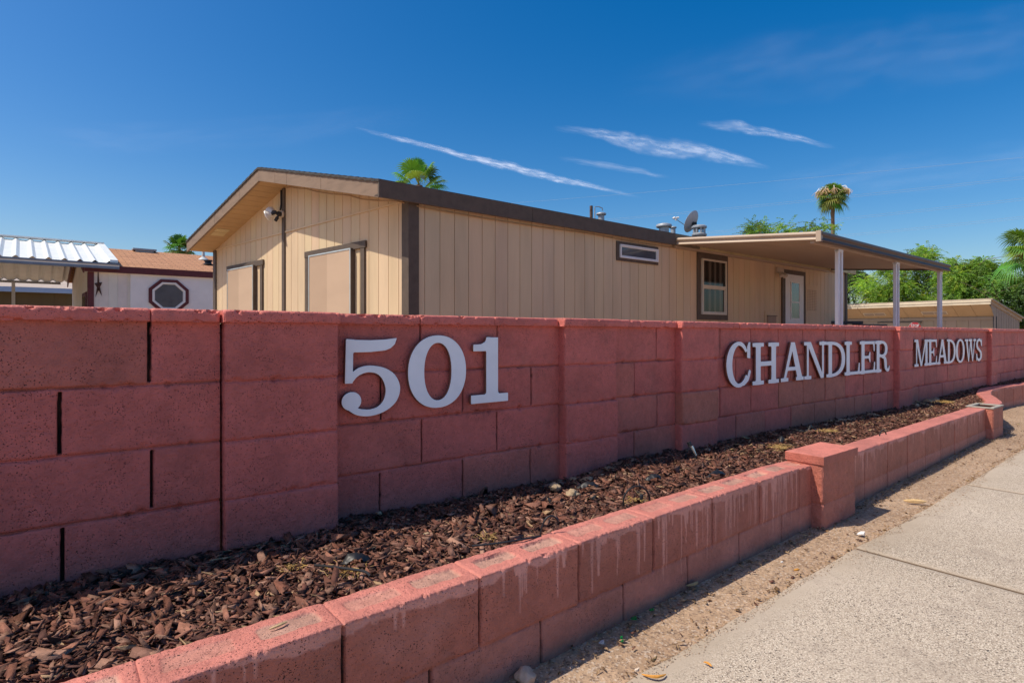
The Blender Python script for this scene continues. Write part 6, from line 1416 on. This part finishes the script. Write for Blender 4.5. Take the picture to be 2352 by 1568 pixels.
tag(scatter_chips("dry_litter", 1500, -.5, 8, .006, .022, 9, tan=.3, lay=(0, .003), mrange=lambda s: (poly_interp(PATH, s)-.005, poly_interp(PATH, s)-.09), zf=lambda s, m: s*0+.001, pal=[(.30, .20, .11), (.22, .15, .10), (.40, .28, .16)], flat=.15), kind="stuff", label="dry litter collected along the foot of the low planter wall", cat="leaf litter")
tag(scatter_chips("pavement_grit", 260, 1, 9, .004, .010, 10, tan=.1, lay=(.015, .018), mrange=lambda s: (poly_interp(EDGE, s)-.03, s*0-.8), zf=flatz, pal=[(.07, .04, .03), (.16, .08, .05), (.05, .045, .05)], flat=.1), kind="stuff", label="dark crumbs on the concrete pavement", cat="grit")
tag(scatter_chips("sand_spill", 5000, .8, 9, .0025, .007, 12, tan=.05, lay=(0, .001), mrange=lambda s: (poly_interp(EDGE, s)-.004+0*s, poly_interp(EDGE, s)-.004-.10*fbm(s, s*0, 3.3, 44, 3)**2*2), zf=lambda s, m: s*0+.0165, pal=PEB, flat=.1), kind="stuff", label="sand and grit spilled over the edge of the pavement", cat="sand")
# straw tufts in the mulch
def straw(u, v, spread, n, label, seed, zl=-.735):
    rs = random.Random(seed); c = from_px(u, v, zl); k = MB()
    for i in range(n):
        b = c+Vector((rs.gauss(0, spread), rs.gauss(0, spread*.8), rs.uniform(0, .012))); a = rs.uniform(0, 6.28); L = rs.uniform(.012, .038); w = rs.uniform(-1, 1)
        P = [b, b+Vector((math.cos(a)*L*.5, math.sin(a)*L*.5, rs.uniform(.002, .014))), b+Vector((math.cos(a+w)*L, math.sin(a+w)*L, rs.uniform(0, .016)))]; k.tube(P, .0009, 3, rs.choice([(.48, .29, .08), (.38, .23, .08), (.52, .36, .14)]), caps=False)
    return tag(k.build("dry_straw", M_DRY, origin=c, fix=False), label, "dry grass tuft", None)
straw(800, 1322, .032, 110, "yellow dry straw tuft beside the drip tube near the first pilaster", 1); straw(1120, 1243, .018, 60, "yellow straw at the end of the straight drip tube", 2); straw(1460, 1155, .022, 50, "yellow straw inside the looped drip tube", 3); straw(1790, 1030, .03, 90, "yellow straw tuft left of the capped pier", 4); straw(1905, 992, .03, 70, "orange straw tuft behind the capped pier", 5)
straw(2172, 925, .035, 120, "small orange dead plant in the far mulch below the far word", 6, -.72); straw(665, 1310, .02, 30, "few yellow straws at the shade edge near the first pilaster", 7)

# ------------------------------------------------------------------ light, sky, camera
sun_from = Vector((-.645, -.217, .68*math.tan(R(55.8)))).normalized(); EL = math.asin(sun_from.z)
sd_ = bpy.data.lights.new("sun", "SUN"); sd_.energy = SUN; sd_.angle = R(.53); sd_.color = (1.0, .91, .77); so = bpy.data.objects.new("sun", sd_); COL.objects.link(so); so.rotation_euler = sun_from.to_track_quat("Z", "Y").to_euler(); so.location = (0, 0, 30)
wd_ = bpy.data.worlds.new("World"); sc.world = wd_; wd_.use_nodes = True; nt = wd_.node_tree; nt.nodes.clear()
sky = nt.nodes.new("ShaderNodeTexSky"); sky.sky_type = "NISHITA"; sky.sun_disc = False; sky.sun_elevation = EL; sky.sun_rotation = math.atan2(sun_from.x, sun_from.y); sky.altitude = 400; sky.air_density = 1.0; sky.dust_density = DUST; sky.ozone_density = 1.6
hs = nt.nodes.new("ShaderNodeHueSaturation"); hs.inputs["Hue"].default_value = SKYHUE; hs.inputs["Saturation"].default_value = SKYSAT; hs.inputs["Value"].default_value = 1.0; nt.links.new(sky.outputs[0], hs.inputs["Color"])
bg = nt.nodes.new("ShaderNodeBackground"); bg.inputs[1].default_value = SKYSTR; nt.links.new(hs.outputs[0], bg.inputs[0]); wo = nt.nodes.new("ShaderNodeOutputWorld"); nt.links.new(bg.outputs[0], wo.inputs[0])
cd = bpy.data.cameras.new("camera"); cd.lens = 36*F/2352; cd.sensor_width = 36; cd.shift_y = -(784-HV)/2352; cd.clip_start = .05; cd.clip_end = 200000
co = bpy.data.objects.new("camera", cd); COL.objects.link(co); co.location = (0, 0, H); co.rotation_euler = (R(90), 0, 0); sc.camera = co
vs = sc.view_settings; sc.display_settings.display_device = "sRGB"; vs.view_transform = "Standard"; vs.look = "None"; vs.gamma = 1; vs.exposure = EXPO
sc.cycles.use_denoising = True; sc.cycles.max_bounces = 8; sc.cycles.transparent_max_bounces = 24; sc.cycles.sample_clamp_indirect = 8
for o in list(COL.objects):                # every thing without a role is a bug
    pass
